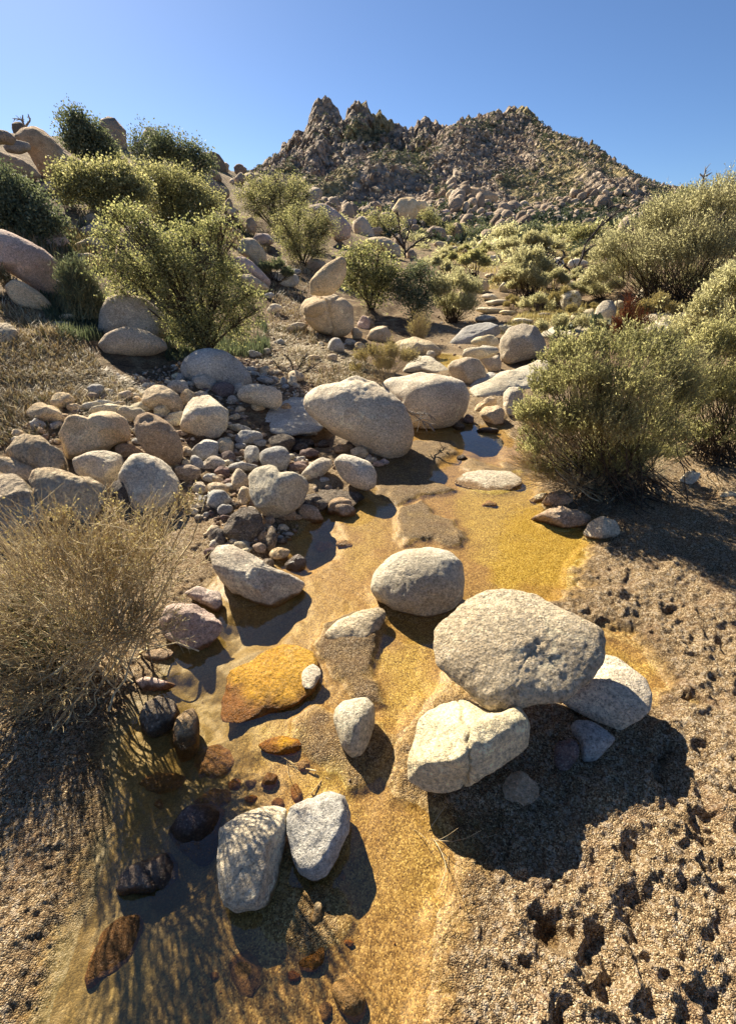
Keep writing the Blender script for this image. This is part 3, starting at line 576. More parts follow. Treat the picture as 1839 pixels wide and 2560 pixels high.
rock('rock', 'flat sand-crusted slab in the golden water at the pool outlet', [(398,702),(450,660),(560,650),(650,654),(697,685),(700,715),(650,747),(550,754),(460,735)], 'D', 'gritty', .85, .16, .35, .012, 5, .03, nick='sand-crusted slab')
rock('stone', 'small tan stone alone in the middle of the golden water', [(523,806),(555,780),(594,794),(592,813),(540,817)], 'D', 'tan', .5, .6, .3, facets=7)
rock('rock', 'dark-topped rock at the foot of the big right shrub', [(785,792),(810,755),(860,738),(912,750),(927,787),(880,807),(810,812)], 'D', 'brown', .3, .7, .2, facets=9)
rock('stone', 'flat yellowish stone touching the dark-topped rock', [(727,782),(770,755),(817,748),(790,787),(750,797)], 'D', 'cream', .5, .5, .25, facets=8)
rock('rock', 'long brown rock on the golden shore below the dark-topped rock', [(735,852),(790,830),(880,808),(960,820),(1002,850),(982,887),(900,907),(820,892),(750,870)], 'D', 'brown', .35, .65, .25, 0, 7, .06, nick='long brown rock on the golden shore')
rock('rock', 'lumpy pale rock on sand right of the long brown rock', [(964,922),(990,880),(1050,853),(1110,873),(1127,922),(1090,952),(1030,952),(980,946)], 'D', 'pale', .35, .7, .25, 0, 9, .05)
rock('stone', 'pale pointed stone in the shade beneath the right shrub', [(1373,702),(1420,653),(1477,665),(1462,700),(1420,722)], 'D', 'pale', .3, .7, .2, facets=8)
rock('stone', 'flat tan stone at the right edge on shaded sand', (1603, 762, 47, 17), 'D', 'tan', .4, .6, .2)
rock('stone', 'crumbly clod on the damp sandbar below the round pale boulder', (440, 600, 24, 14), 'D', 'dark', .4, .7, .3)
rock('stone', 'dark flat rock lying in the blue pool', (550, 482, 48, 16), 'D', 'dark', .5, .5, .3)
rock('stone', 'small dark stone at the foot of the round pale boulder', (470, 432, 26, 20), 'D', 'purple', .3, .8, .2)
rock('stone', 'rounded dark stone left of the blue pool', (425, 465, 28, 20), 'D', 'dark', .3, .8, .2)
# ---- rubble bar
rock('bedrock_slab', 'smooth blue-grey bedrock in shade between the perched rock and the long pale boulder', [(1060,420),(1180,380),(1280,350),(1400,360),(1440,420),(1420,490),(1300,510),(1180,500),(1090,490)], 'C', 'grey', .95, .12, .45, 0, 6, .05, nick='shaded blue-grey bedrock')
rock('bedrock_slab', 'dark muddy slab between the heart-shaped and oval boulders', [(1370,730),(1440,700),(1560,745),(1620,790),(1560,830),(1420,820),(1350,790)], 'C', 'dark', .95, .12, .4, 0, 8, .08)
rock('boulder', 'smooth blue-grey dome boulder in the shade of the leafy shrub', [(797,215),(820,175),(870,142),(930,133),(1000,148),(1060,185),(1105,235),(1120,275),(1080,302),(1000,307),(880,285),(810,250)], 'C', 'grey', 0.35, .75, .2, 0, 2, .015, nick='blue-grey dome boulder', cat='boulder')
rock('rock', 'flat-bottomed pale rock perched on a pebble on dark bedrock', [(1048,328),(1075,298),(1150,286),(1215,300),(1247,325),(1252,370),(1225,390),(1150,374),(1060,352)], 'C', 'salt', 0.4, .7, .05, .04, 4, .02, nick='perched flat-bottomed rock')
rock('boulder', 'white rounded boulder with brown streaks among the rubble', [(795,472),(815,400),(850,355),(910,331),(960,345),(1000,385),(1017,430),(1012,480),(975,524),(930,532),(860,507),(805,492)], 'C', 'pale', 0.4, .85, .15, facets=9, nick='white boulder with brown streaks', cat='boulder')
rock('rock', 'sunlit tan boulder behind the white boulder with brown streaks', [(627,357),(640,315),(680,291),(730,300),(785,330),(810,365),(807,412),(770,414),(720,395),(670,397),(632,384)], 'C', 'tan', 0.4, .85, .2, facets=6, nick='sunlit tan boulder')
rock('boulder', 'upright oval boulder with a dark crumbling top', [(596,462),(610,425),(650,408),(700,425),(750,455),(790,510),(814,580),(810,620),(770,657),(700,637),(640,585),(605,522)], 'C', 'brown', .15, .85, .12, facets=5, nick='upright oval boulder', dents=[(-.25,.7,.6,.4,.10)], cat='boulder')
rock('boulder', 'big shaded boulder with a notch in its top among the rubble', [(260,490),(285,438),(330,430),(385,440),(402,408),(450,390),(510,395),(562,430),(582,480),(577,525),(520,547),(440,592),(380,607),(295,622),(268,560)], 'C', 'tan', 0.3, .8, .15, facets=7, nick='notched boulder', cat='boulder')
rock('rock', 'white block in front of the notched boulder', [(318,622),(400,595),(480,586),(542,605),(550,640),(520,702),(480,739),(420,727),(390,702),(328,667)], 'C', 'pale', 0.5, .8, .15, facets=8, nick='white block')
rock('boulder', 'pale-topped boulder behind the tips of the twiggy shrub', [(513,702),(530,655),(580,613),(640,605),(710,618),(772,665),(797,720),(792,790),(700,852),(600,852),(560,762)], 'C', 'pale', 0.45, .85, .2, facets=5, nick='pale-topped boulder', cat='boulder')
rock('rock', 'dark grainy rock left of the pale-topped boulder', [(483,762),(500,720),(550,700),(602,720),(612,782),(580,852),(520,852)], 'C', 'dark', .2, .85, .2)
rock('boulder', 'rough white boulder behind the left half of the twiggy shrub', [(133,742),(150,690),(200,673),(290,663),(370,688),(420,728),(480,760),(472,832),(400,902),(240,902),(188,832)], 'C', 'layer', 0.5, .8, .2, 0, 9, .05, nick='rough white boulder')
rock('boulder', 'large layered boulder at the left edge above the twiggy shrub', [(-40,662),(60,678),(120,718),(190,788),(212,870),(165,932),(60,992),(-60,982),(-80,760)], 'C', 'layer', 0.5, .8, .2, 0, 9, .05, nick='large layered boulder', cat='boulder')
rock('boulder', 'striated sunlit boulder in the left rubble', [(23,602),(50,548),(110,518),(200,543),(282,590),(302,652),(260,672),(180,667),(90,632)], 'C', 'layer', 0.6, .7, .2, 0, 7, .04, nick='striated boulder')
rock('rock', 'long brown slab at the left edge above the layered boulder', [(-30,603),(60,613),(130,643),(177,677),(150,722),(100,722),(0,672),(-40,645)], 'C', 'tan', .3, .7, .2, facets=8)
rock('boulder', 'heart-shaped cream boulder with a bright notched top', [(1098,702),(1130,663),(1190,650),(1227,666),(1242,695),(1300,678),(1357,688),(1372,735),(1342,802),(1290,852),(1220,870),(1140,852),(1108,802)], 'C', 'cream', 0.4, .85, .1, .02, 6, .03, nick='heart-shaped cream boulder', cat='boulder')
rock('rock', 'smooth oval speckled boulder leaning by the dark mud', [(1473,627),(1510,598),(1570,596),(1632,620),(1667,680),(1662,737),(1620,752),(1560,732),(1500,682)], 'C', 'salt', 0.4, .75, .06, .03, 3, .02, nick='oval speckled boulder')
rock('rock', 'elongated pale stone between the heart-shaped and oval boulders', [(1328,687),(1370,638),(1420,608),(1467,620),(1472,650),(1430,692),(1370,714)], 'C', 'pale', .25, .7, .15, facets=6)
rock('rock', 'smooth round blue-grey stone behind the heart-shaped boulder', (1220, 617, 75, 55), 'C', 'grey', .2, .85, .2, facets=2, rough=.02, nick='round blue-grey stone')
rock('rock', 'dark crumbly lump of rock above the long white wedge', (1080, 915, 92, 80), 'C', 'dark', .3, .85, .25, 0, 8, .08, nick='dark crumbly lump')
rock('rock', 'reddish-brown stone half in shade below the heart-shaped boulder', (1370, 862, 62, 36, 15), 'C', 'brown', .25, .75, .2)
CB = [(1245,550,62,42,'dark'),(1115,600,38,44,'grey'),(910,577,62,52,'grey'),(995,560,45,35,'tan'),(1100,525,58,35,'grey'),(1062,482,54,15,'pale'),(1070,653,65,21,'grey'),
 (1060,712,42,50,'tan'),(965,750,52,27,'tan'),(945,640,52,32,'salt'),(870,635,32,30,'grey'),(1010,608,40,25,'purple'),(985,672,36,24,'purple'),(970,800,64,40,'grey'),(1083,780,35,40,'tan'),
 (1395,812,60,38,'dark'),(1500,828,62,36,'brown'),(945,942,34,33,'tan'),(835,682,62,36,'brown'),(885,745,32,30,'tan'),(570,582,60,38,'brown'),(718,405,42,28,'cream'),(585,420,66,34,'cream'),
 (785,442,52,36,'cream'),(832,350,36,40,'tan'),(790,300,46,34,'pale'),(905,276,54,36,'pale'),(988,312,52,34,'purple'),(275,360,56,38,'tan'),(205,415,86,42,'tan'),(425,312,40,28,'grey'),
 (555,337,36,20,'tan'),(440,380,76,20,'cream'),(475,402,88,26,'cream'),(622,388,52,20,'cream'),(655,290,33,14,'pale'),(890,335,36,20,'tan'),(1030,355,26,20,'salt'),(1060,397,22,14,'tan'),
 (1145,388,36,22,'tan'),(1270,398,26,28,'brown'),(1055,297,26,22,'pale'),(1310,250,34,28,'tan'),(1295,273,20,28,'pale'),(805,252,30,22,'grey'),(1110,220,22,13,'grey'),(1175,268,40,13,'grey'),
 (845,285,18,14,'pale'),(1325,655,42,22,'purple'),(1365,595,42,30,'purple'),(1345,503,34,18,'grey'),(1385,510,24,16,'grey'),(1590,590,44,22,'tan'),(1522,575,42,26,'brown'),(1435,710,20,15,'grey'),
 (1290,870,46,20,'brown'),(1190,890,30,18,'brown'),(1195,922,26,16,'tan'),(1240,1035,42,28,'tan'),(1200,975,28,60,'dark'),(970,960,30,40,'dark'),(165,462,40,22,'grey'),(258,462,24,14,'pale'),
 (280,432,36,16,'brown'),(355,445,50,18,'tan'),(690,430,22,16,'tan'),(720,355,20,14,'pale'),(1112,150,26,13,'grey'),(1170,225,22,20,'pale'),(1130,240,30,10,'grey'),(1225,232,22,10,'pale'),
 (1255,275,20,16,'grey'),(1310,292,18,10,'pale'),(1240,500,22,14,'grey'),(1325,572,44,22,'dark'),(1430,560,26,18,'dark'),(900,480,18,14,'tan'),(1040,430,26,14,'tan'),(1080,430,20,12,'brown'),
 (1150,545,30,16,'grey'),(1060,560,24,14,'grey'),(930,700,30,22,'grey'),(1010,720,24,18,'purple'),(1170,690,24,16,'tan'),(1130,795,24,20,'brown'),(1075,840,22,18,'brown'),(995,840,36,24,'grey'),
 (890,800,24,20,'grey'),(830,590,32,24,'tan'),(830,635,26,16,'pale'),(1450,475,26,14,'dark'),(1070,1000,40,22,'cream'),(1010,1015,54,14,'pale'),(1120,960,24,20,'dark'),(1150,1010,30,22,'brown'),
 (470,740,36,26,'tan'),(240,470,22,14,'grey'),(130,470,26,16,'brown'),(85,505,38,20,'tan'),(320,480,26,14,'tan'),(1640,620,26,18,'tan'),(1690,600,16,12,'pink'),(1700,630,18,14,'pink'),
 (405,340,40,14,'brown'),(520,375,36,14,'tan'),(600,340,22,14,'pale'),(330,390,40,16,'tan'),(700,380,20,12,'cream'),(745,275,20,10,'pale'),(610,355,26,14,'tan')]
for (x, y, rx, ry, m) in CB:
    rock('stone', None, (x, y, rx, ry, prng.uniform(-15, 15)), 'C', m, .4, .8, .22, 0, 8, .035)
for (x, y, rx, ry, m) in [(205,10,28,14,'pale'),(310,130,30,16,'pale'),(290,190,30,14,'grey'),(240,160,20,14,'grey'),(190,130,26,14,'grey'),(455,195,24,18,'tan'),(545,185,50,34,'tan'),(515,215,30,42,'pale'),(395,150,36,14,'pale'),
  (460,260,30,18,'grey'),(620,690,60,40,'dark'),(555,680,60,38,'dark'),(750,700,50,36,'dark'),(900,1190,90,55,'brown'),(660,1140,90,60,'dark'),(330,1270,44,34,'brown'),(330,1320,42,30,'tan'),(465,1225,80,46,'brown'),
  (1020,745,60,36,'tan'),(1085,790,24,26,'pink'),(1150,840,38,26,'pink'),(1190,830,30,26,'pink'),(80,1420,44,22,'pale'),(80,1470,60,32,'cream'),(310,1400,50,60,'brown'),(410,1520,66,50,'tan'),(320,1590,60,40,'dark'),(575,850,56,38,'purple'),(1060,930,40,22,'dark')]:
    rock('stone', None, (x, y, rx, ry, prng.uniform(-15, 15)), 'K', m, .25, .8, .22, 0, 8, .04)
# ---- left bank and hillside
rock('boulder', 'pointed leaf-shaped stone balanced on the split boulder', [(1373,952),(1370,890),(1400,853),(1450,810),(1512,776),(1532,800),(1532,870),(1500,922),(1470,952),(1420,957)], 'A', 'tan', 0, .5, 0, .68, 3, .015, nick='balanced pointed stone')
rock('boulder', 'rounded split boulder beneath the balanced pointed stone', [(1328,1002),(1350,968),(1400,948),(1470,946),(1532,968),(1562,1010),(1565,1100),(1530,1137),(1470,1137),(1400,1112),(1345,1062)], 'A', 'tan', .1, .85, .08, 0, 3, .03, nick='split boulder', cracks=[(1,.35,-.5,-.25,.05,.14),(-.5,.9,.3,.42,.05,.10)], cat='boulder')
rock('boulder', 'upper half of the big cracked boulder under the leafy shrub', [(433,1112),(440,1030),(470,958),(540,948),(640,963),(735,1040),(750,1140),(640,1165),(570,1160),(470,1150)], 'A', 'tan', .05, .7, .12, .02, 5, .02, nick='upper half of the cracked boulder')
rock('boulder', 'lower domed half of the big cracked boulder under the leafy shrub', [(428,1172),(470,1120),(560,1094),(650,1110),(732,1158),(744,1190),(690,1217),(580,1232),(470,1217)], 'A', 'tan', .1, .85, .12, 0, 2, .02, nick='lower half of the cracked boulder')
rock('boulder', 'huge sloping pinkish-grey boulder at the left edge', [(-80,652),(20,663),(120,708),(200,750),(262,808),(292,880),(287,952),(240,977),(150,922),(60,862),(-80,822)], 'A', 'pink', .1, .85, .12, 0, 3, .02, nick='huge sloping boulder', cracks=[(1,.3,.1,.12,.02,.025)], cat='boulder')
rock('boulder', 'smooth slab below the huge sloping boulder', [(18,912),(60,878),(120,903),(190,950),(237,1002),(200,1035),(100,1022),(40,962)], 'A', 'tan', .1, .8, .2, 0, 2, .02)
rock('rock', 'bright striped slab at the left edge in the grass', [(-40,1080),(50,1083),(87,1120),(60,1162),(-40,1192)], 'A', 'layer', .6, .5, .3)
rock('rock', 'long pale ledge above the huge sloping boulder', [(138,692),(200,673),(290,690),(315,722),(240,747),(160,722)], 'A', 'pink', .5, .6, .3, facets=7)
rock('rock', 'grey fractured ledge left of the leafy shrub top', [(298,702),(380,653),(440,628),(482,650),(475,700),(380,702)], 'A', 'pink', .3, .7, .25, facets=8)
rock('rock', 'folded pale slab left of the leafy shrub', [(300,735),(370,703),(482,703),(484,765),(400,775)], 'A', 'layer', .3, .7, .25)
rock('rock', 'lower sunlit slab left of the leafy shrub', [(330,770),(400,765),(470,790),(450,840),(380,820)], 'A', 'layer', .4, .6, .3)
rock('rock', 'round dark rock below the hillside shrubs', (405, 620, 42, 26), 'A', 'brown', .1, .8, .2)
rock('stone', 'small triangular stone in the shade of the tall grass', (300, 1050, 36, 16), 'A', 'tan', .2, .8, .2, facets=9)
rock('stone', 'flat domed stone in the grass beside the cracked boulder', (255, 1088, 52, 18), 'A', 'grey', .2, .7, .2)
rock('boulder', 'rounded boulder at the right edge of the leafy shrub', [(1066,702),(1120,698),(1172,750),(1187,800),(1150,842),(1100,790),(1050,760)], 'A', 'tan', .1, .85, .15, 0, 3)
rock('boulder', 'sloping boulder below the rounded boulder right of the leafy shrub', [(1035,782),(1090,783),(1150,838),(1200,892),(1192,922),(1120,882),(1045,842)], 'A', 'pink', .1, .8, .15, 0, 4)
rock('boulder', 'lowest boulder of the row right of the leafy shrub', [(1040,860),(1110,860),(1170,900),(1200,925),(1150,945),(1080,920)], 'A', 'tan', .1, .8, .15, 0, 4)
rock('boulder', 'small grey boulder topping the row right of the leafy shrub', (1162, 710, 46, 34), 'A', 'pink', .1, .85, .15, 0, 3)
rock('boulder', 'upright brown rock below the olive hillside shrub', [(1088,662),(1090,615),(1115,603),(1137,640),(1132,680),(1105,692)], 'A', 'brown', .05, .85, .1)
rock('boulder', 'big pale boulder behind the bushy mid-slope shrub', [(1355,562),(1430,546),(1500,588),(1558,650),(1548,702),(1480,722),(1465,650),(1395,592)], 'A', 'pink', .1, .85, .12, 0, 3, nick='big pale mid-slope boulder', cat='boulder')
rock('rock', 'angular brown rock behind the balanced pointed stone', (1400, 822, 40, 36), 'A', 'brown', .1, .85, .15)
rock('rock', 'low rounded rock in the grass left of the balanced stone', (1302, 852, 32, 17), 'A', 'grey', .1, .8, .2)
rock('rock', 'pale sloping slab in the grass left of the balanced stone', (1262, 882, 66, 34), 'A', 'pale', .4, .5, .3)
rock('boulder', 'dark square outcrop below the hillside tree', (980, 508, 34, 42), 'A', 'brown', 0, .85, .1)
rock('boulder', 'dark rounded outcrop right of the square one', (1008, 565, 22, 42), 'A', 'brown', 0, .85, .1)
rock('rock', 'small tan outcrop below the dark rounded one', (1030, 587, 24, 20), 'A', 'tan', 0, .85, .1)
rock('rock', 'white crumbly stone in the litter left of the split boulder', (1322, 1092, 36, 20), 'A', 'pale', .2, .8, .2)
rock('rock', 'leaning grey stone below the split boulder', (1488, 1178, 32, 42, -25), 'A', 'grey', .1, .8, .2)
rock('rock', 'tan stone just right of the split boulder', (1578, 1125, 26, 28), 'A', 'tan', .1, .8, .2)
rock('boulder', 'massive peaked boulder on the left skyline', [(58,245),(100,210),(150,201),(200,225),(270,290),(330,335),(405,385),(385,460),(220,475),(180,420),(130,330)], 'A', 'brown', 0, .8, .08, 0, 5, .03, nick='peaked skyline boulder', cat='boulder')
rock('boulder', 'rounded boulder left of the peaked skyline boulder', [(-70,205),(30,223),(77,260),(60,290),(0,285),(-70,300)], 'A', 'brown', 0, .8, .1, 1.1, 4, .03)
rock('boulder', 'boulder wedged below the skyline boulders', [(10,290),(70,262),(132,280),(140,310),(90,332),(30,320)], 'A', 'brown', 0, .85, .1, .6, 4, .03)
rock('boulder', 'broad boulder at the left edge under the skyline boulders', [(-70,290),(20,320),(90,345),(150,385),(190,430),(150,455),(60,440),(-70,420)], 'A', 'brown', 0, .8, .15, 0, 5, .03)
rock('boulder', 'small pale boulder at the foot of the skyline boulders', (225, 478, 50, 28), 'A', 'pink', 0, .85, .15)
rock('boulder', 'round-topped boulder poking from the hilltop shrub', (640, 335, 60, 68), 'A', 'tan', 0, .85, .12, 0, 3)
rock('boulder', 'long sloping boulder behind the hilltop shrub', [(770,385),(850,378),(940,435),(985,480),(960,530),(860,500)], 'A', 'brown', 0, .8, .1)
for (x, y, rx, ry, m) in [(1215,1015,36,22,'pale'),(1590,1180,26,18,'tan'),(1610,1080,30,32,'pink'),(1550,1160,24,16,'grey'),(1190,955,22,14,'grey'),(1285,1105,18,12,'tan'),(1420,1170,14,10,'pale'),(1240,1160,20,12,'grey'),(1130,1215,26,14,'grey'),(1390,1230,26,14,'tan'),(1180,1200,18,12,'pale'),(1470,1230,26,18,'tan')]:
    rock('stone', None, (x, y, rx, ry, 0), 'A', m, .2, .8, .2)
# ---- mid distance
rock('boulder', 'rounded tan boulder behind the central leafy shrub', [(18,692),(60,679),(120,684),(167,714),(182,772),(130,772),(60,740)], 'B', 'tan', .05, .85, .12, 0, 4, cat='boulder')
rock('boulder', 'tallest rounded boulder of the mid-distance cluster', [(138,562),(170,513),(232,508),(262,545),(240,602),(205,642),(160,622),(145,592)], 'B', 'tan', 0, .85, .08, 0, 4, nick='tallest boulder of the mid-distance cluster')
rock('boulder', 'egg-shaped boulder leaning right of the tallest mid-distance boulder', [(240,562),(245,518),(282,523),(307,560),(262,584)], 'B', 'tan', 0, .85, .1, .4, 3)
rock('boulder', 'squat boulder at the foot of the tallest mid-distance boulder', (205, 612, 36, 28), 'B', 'pink', 0, .85, .1, 0, 4)
rock('boulder', 'upright boulder on the low ridge left of the flat-topped outcrop', [(368,502),(385,474),(427,478),(432,522),(390,532)], 'B', 'tan', 0, .85, .1)
rock('boulder', 'flat-topped outcrop on the low ridge', [(433,492),(460,463),(542,473),(602,500),(592,534),(500,534)], 'B', 'brown', 0, .85, .15, 0, 8)
rock('boulder', 'large pale rock behind the sage brush mid-right', [(798,822),(820,780),(872,763),(888,800),(872,832),(820,842)], 'B', 'pale', .05, .85, .12, 0, 7)
rock('boulder', 'broken pale rock right of the large pale one', (940, 800, 44, 28), 'B', 'pale', .05, .85, .15, 0, 9)
rock('boulder', 'square-topped pale block beside straw-coloured grass', [(860,942),(890,918),(942,913),(965,950),(935,1012),(880,1012)], 'B', 'cream', .1, .85, .12, 0, 8, nick='square-topped pale block')
rock('boulder', 'tall rounded shaded boulder right of the square-topped pale block', [(1008,1052),(1020,990),(1050,958),(1092,953),(1112,990),(1102,1032),(1060,1060)], 'B', 'pale', .1, .85, .1, 0, 5, nick='tall rounded shaded boulder')
rock('boulder', 'white boulder right of the tall rounded shaded boulder', [(1098,960),(1130,953),(1168,980),(1162,1012),(1110,1002)], 'B', 'cream', .1, .85, .12, 0, 6)
rock('boulder', 'broken white outcrop behind the reddish weed', [(1168,972),(1200,928),(1240,888),(1302,878),(1322,930),(1260,952),(1222,990)], 'B', 'cream', .15, .8, .15, 0, 9, .06)
rock('rock', 'flat tilted slab between the square and rounded boulders', [(893,1052),(920,1013),(1010,988),(1017,1020),(950,1047)], 'B', 'cream', .4, .5, .2, 0, 7)
rock('rock', 'reddish round stone at the shady left bank', [(-2,1062),(10,1028),(40,1023),(62,1060),(50,1082),(20,1085)], 'B', 'rust', .1, .85, .15)
rock('bedrock_slab', 'long shaded bedrock slab leading to the upper pool', [(378,1152),(440,1088),(560,1058),(622,1080),(560,1112),(440,1162)], 'B', 'grey', .7, .35, .3, 0, 6, .05, nick='long shaded bedrock slab')
rock('bedrock_slab', 'pale flat bedrock shelf on the right bank behind the shrub', [(1190,1065),(1250,1020),(1420,1013),(1500,1060),(1400,1100),(1250,1100)], 'B', 'cream', .8, .25, .3, 0, 6, .04, nick='pale bedrock shelf')
rock('bedrock_slab', 'pale rock shelf left of the reddish weed', [(780,1110),(840,1060),(1000,1055),(1110,1070),(1080,1110),(900,1130)], 'B', 'cream', .85, .22, .35, 0, 6, .06)
for (x, y, rx, ry, m) in [(345,715,24,18,'tan'),(330,676,34,22,'pale'),(570,725,34,22,'tan'),(480,742,30,18,'tan'),(400,738,36,16,'tan'),(265,645,32,12,'tan'),(300,655,26,14,'cream'),(385,690,26,16,'cream'),(500,702,22,14,'pink'),(525,902,38,28,'tan'),(620,905,20,24,'cream'),
  (580,778,32,22,'pale'),(480,770,30,14,'tan'),(620,1080,50,20,'cream'),(590,965,50,14,'cream'),(560,1000,60,14,'cream'),(540,1035,50,14,'grey'),(640,1010,40,12,'cream'),(700,1045,44,14,'cream'),(560,940,36,14,'pale'),(430,600,22,18,'tan'),(370,580,26,20,'pink'),
  (450,630,22,12,'tan'),(500,600,26,14,'tan'),(560,585,22,14,'pink'),(340,610,30,16,'tan'),(150,650,22,14,'tan'),(590,620,22,12,'tan'),(660,640,22,10,'cream'),(740,620,24,14,'pink'),(790,640,22,10,'cream'),(840,650,20,10,'tan'),(700,800,20,12,'pale'),
  (920,850,26,12,'pale'),(900,880,30,12,'cream'),(960,870,22,12,'pale'),(800,1020,30,12,'tan'),(730,960,26,10,'tan'),(1110,1040,26,14,'tan'),(1160,1080,30,10,'cream'),(640,830,18,10,'tan'),(560,850,20,12,'tan'),(440,790,22,10,'tan'),(380,770,26,12,'cream')]:
    rock('boulder', None, (x, y, rx, ry, 0), 'B', m, .1, .8, .2, 0, 7, cat='boulder')

# ---- extra rubble filling the bar between the hand-set stones
def inpoly(P, q): return sdf(np.array(P, float), q[:, 0], q[:, 1]) < 0
FILL = [([(820,1000),(900,990),(1040,1000),(1230,1080),(1260,1290),(1000,1330),(880,1300),(800,1130)], 'K', 0)]
rb = [(700,290,1330,640),]
cnt = 0; frng = np.random.default_rng(12)
BAR = np.array([(90,470),(260,330),(420,290),(640,260),(800,230),(1100,180),(1330,230),(1300,330),(1150,420),(1080,560),(1420,560),(1480,640),(1400,860),(1280,960),(1250,1060),(930,1060),(840,820),(760,660),(560,560),(200,640),(40,640)], float)
while cnt < 95:
    q = frng.uniform([40, 170], [1480, 1060], (1, 2))
    if not inpoly(BAR, q)[0]: continue
    s = topx(q, 'C')[0]
    if any(abs(s[0]-k['c'][0]) < k['r'][0]*.8 and abs(s[1]-k['c'][1]) < k['r'][1]*.8 for k in ROCKS): continue
    rx = frng.uniform(12, 30)*(.6+.6*(q[0, 1]/1000)); m = frng.choice(['tan', 'grey', 'pale', 'brown', 'grey', 'purple', 'dark', 'cream'])
    rock('stone', None, (q[0, 0], q[0, 1], rx, rx*frng.uniform(.45, .8), frng.uniform(-30, 30)), 'C', m, .25, .8, .25, 0, 8, .04); cnt += 1

# ---- labels for the lesser stones: colour, form, and the named stone they lie by
named = [k for k in ROCKS if k['nick']]
for k in ROCKS:
    if k['o'].get('label'): continue
    if 'category' not in k['o']: k['o']['category'] = 'stone'
    best = min(named, key=lambda b: np.hypot(*((k['c']-b['c'])))-b['r'].mean()*.8)
    dx, dy = k['c']-best['c']; bx, by = best['r']
    if abs(dx)/bx > abs(dy)/by*1.0: rel = 'right of' if dx > 0 else 'left of'
    else: rel = 'just below' if dy > 0 else 'just above'
    size = 'tiny' if k['r'].mean() < 12 else 'small' if k['r'].mean() < 22 else 'medium-sized'
    form = 'flat' if k['asp'] > 2.0 else 'oval' if k['asp'] > 1.35 else 'upright' if k['asp'] < .85 else 'rounded'
    k['o']['label'] = f"{size} {form} {HUE[k['mat']]} {'boulder' if k['o']['category']=='boulder' else 'stone'} {rel} the {best['nick']}"
from collections import defaultdict
same = defaultdict(list)
for k in ROCKS: same[k['o']['label']].append(k)
for lb, ks in list(same.items()):
    if len(ks) > 1:
        for k in ks:
            sec = sorted(named, key=lambda b: np.hypot(*((k['c']-b['c'])))-b['r'].mean()*.8)[1]['nick']
            for n2 in (lb+', towards the '+sec, lb+' near the '+sec):
                if len(n2.split()) <= 16: k['o']['label'] = n2; break
same = defaultdict(list)
for k in ROCKS: same[k['o']['label']].append(k)
for lb, ks in same.items():
    if len(ks) > 1:
        for k in ks: k['o']['group'] = 'stones: '+lb

# ---- sand banked up against the feet of the near stones
gv = np.empty(len(ground.data.vertices)*3, np.float32); ground.data.vertices.foreach_get('co', gv); gv = gv.reshape(-1, 3)
MOUNDS = []
for k in ROCKS:
    if k['t'] > 6 or k['mat'] == 'gold': continue
    x, y, _ = k['o'].location; Rk = k['R']*.95; MOUNDS.append((x, y+Rk*.1, Rk, min(.022, .14*Rk)))
def mound(x, y):
    z = np.zeros(x.shape)
    for mx0, my0, Rk, am in MOUNDS:
        m = (np.abs(x-mx0) < Rk*1.9) & (np.abs(y-my0) < Rk*1.9)
        if m.any():
            d = np.hypot(x[m]-mx0, y[m]-my0); z[m] = np.maximum(z[m], am*np.exp(-(np.maximum(d-Rk*.8, 0)/(Rk*.32))**2))
    return z
gv[:, 2] += mound(gv[:, 0].astype(float), gv[:, 1].astype(float)); ground.data.vertices.foreach_set('co', gv.ravel()); ground.data.update()
# ------------------------------------------------------------------ plant materials
def leafmat(name, stops, trans=.35, rough=.6, tcol=None):
    t = NT(name); a = t.attr('tint'); c = t.ramp(a, stops)
    d = t.bsdf(c, rough, None, .35)
    tc = t.mix(1.0, c, tcol or (1.2, 1.2, .95), 'MULTIPLY')
    tr = t.n('ShaderNodeBsdfTranslucent', {'Color': tc}).outputs[0]
    return t.done(t.n('ShaderNodeMixShader', {0: trans, 1: d, 2: tr}).outputs[0])
def barkmat(name, a, b):
    t = NT(name); co = t.n('ShaderNodeTexCoord').outputs['Object']
    return t.done(t.bsdf(t.mix(t.rng(t.noise(co, 40, 4), .35, .65), a, b), .85, None, .2))
PM = {
 'oak':   leafmat('oak_leaf', [(0, (.07, .085, .045)), (.45, (.24, .25, .115)), (1, (.62, .57, .30))], .55),
 'olive': leafmat('olive_leaf', [(0, (.10, .11, .055)), (.5, (.28, .275, .135)), (1, (.62, .56, .32))], .55),
 'dark':  leafmat('dark_leaf', [(0, (.05, .07, .045)), (.5, (.15, .175, .105)), (1, (.34, .35, .21))], .38),
 'sage':  leafmat('sage_leaf', [(0, (.16, .165, .085)), (.5, (.40, .385, .20)), (1, (.72, .66, .40))], .66),
 'chap': leafmat('chaparral_leaf', [(0, (.03, .042, .03)), (.5, (.075, .095, .062)), (1, (.16, .175, .11))], .25),
 'straw': leafmat('straw_leaf', [(0, (.20, .16, .07)), (.5, (.40, .33, .15)), (1, (.62, .53, .28))]),
 'silver': leafmat('silver_leaf', [(0, (.24, .23, .14)), (.5, (.50, .475, .31)), (1, (.80, .74, .53))], .66),
 'rusty': leafmat('rusty_leaf', [(0, (.11, .035, .02)), (.5, (.24, .08, .035)), (1, (.38, .18, .08))]),
 'twig':  leafmat('dry_flower', [(0, (.20, .16, .07)), (.5, (.44, .37, .18)), (1, (.70, .60, .34))]),
 'grass': leafmat('grass_blade', [(0, (.08, .10, .04)), (.22, (.17, .16, .07)), (.42, (.24, .17, .10)), (.7, (.42, .33, .20)), (1, (.66, .56, .38))], .15),
}
BARK = barkmat('brown_bark', (.10, .07, .045), (.05, .035, .025)); PALEB = barkmat('pale_stem', (.62, .52, .32), (.34, .25, .14))
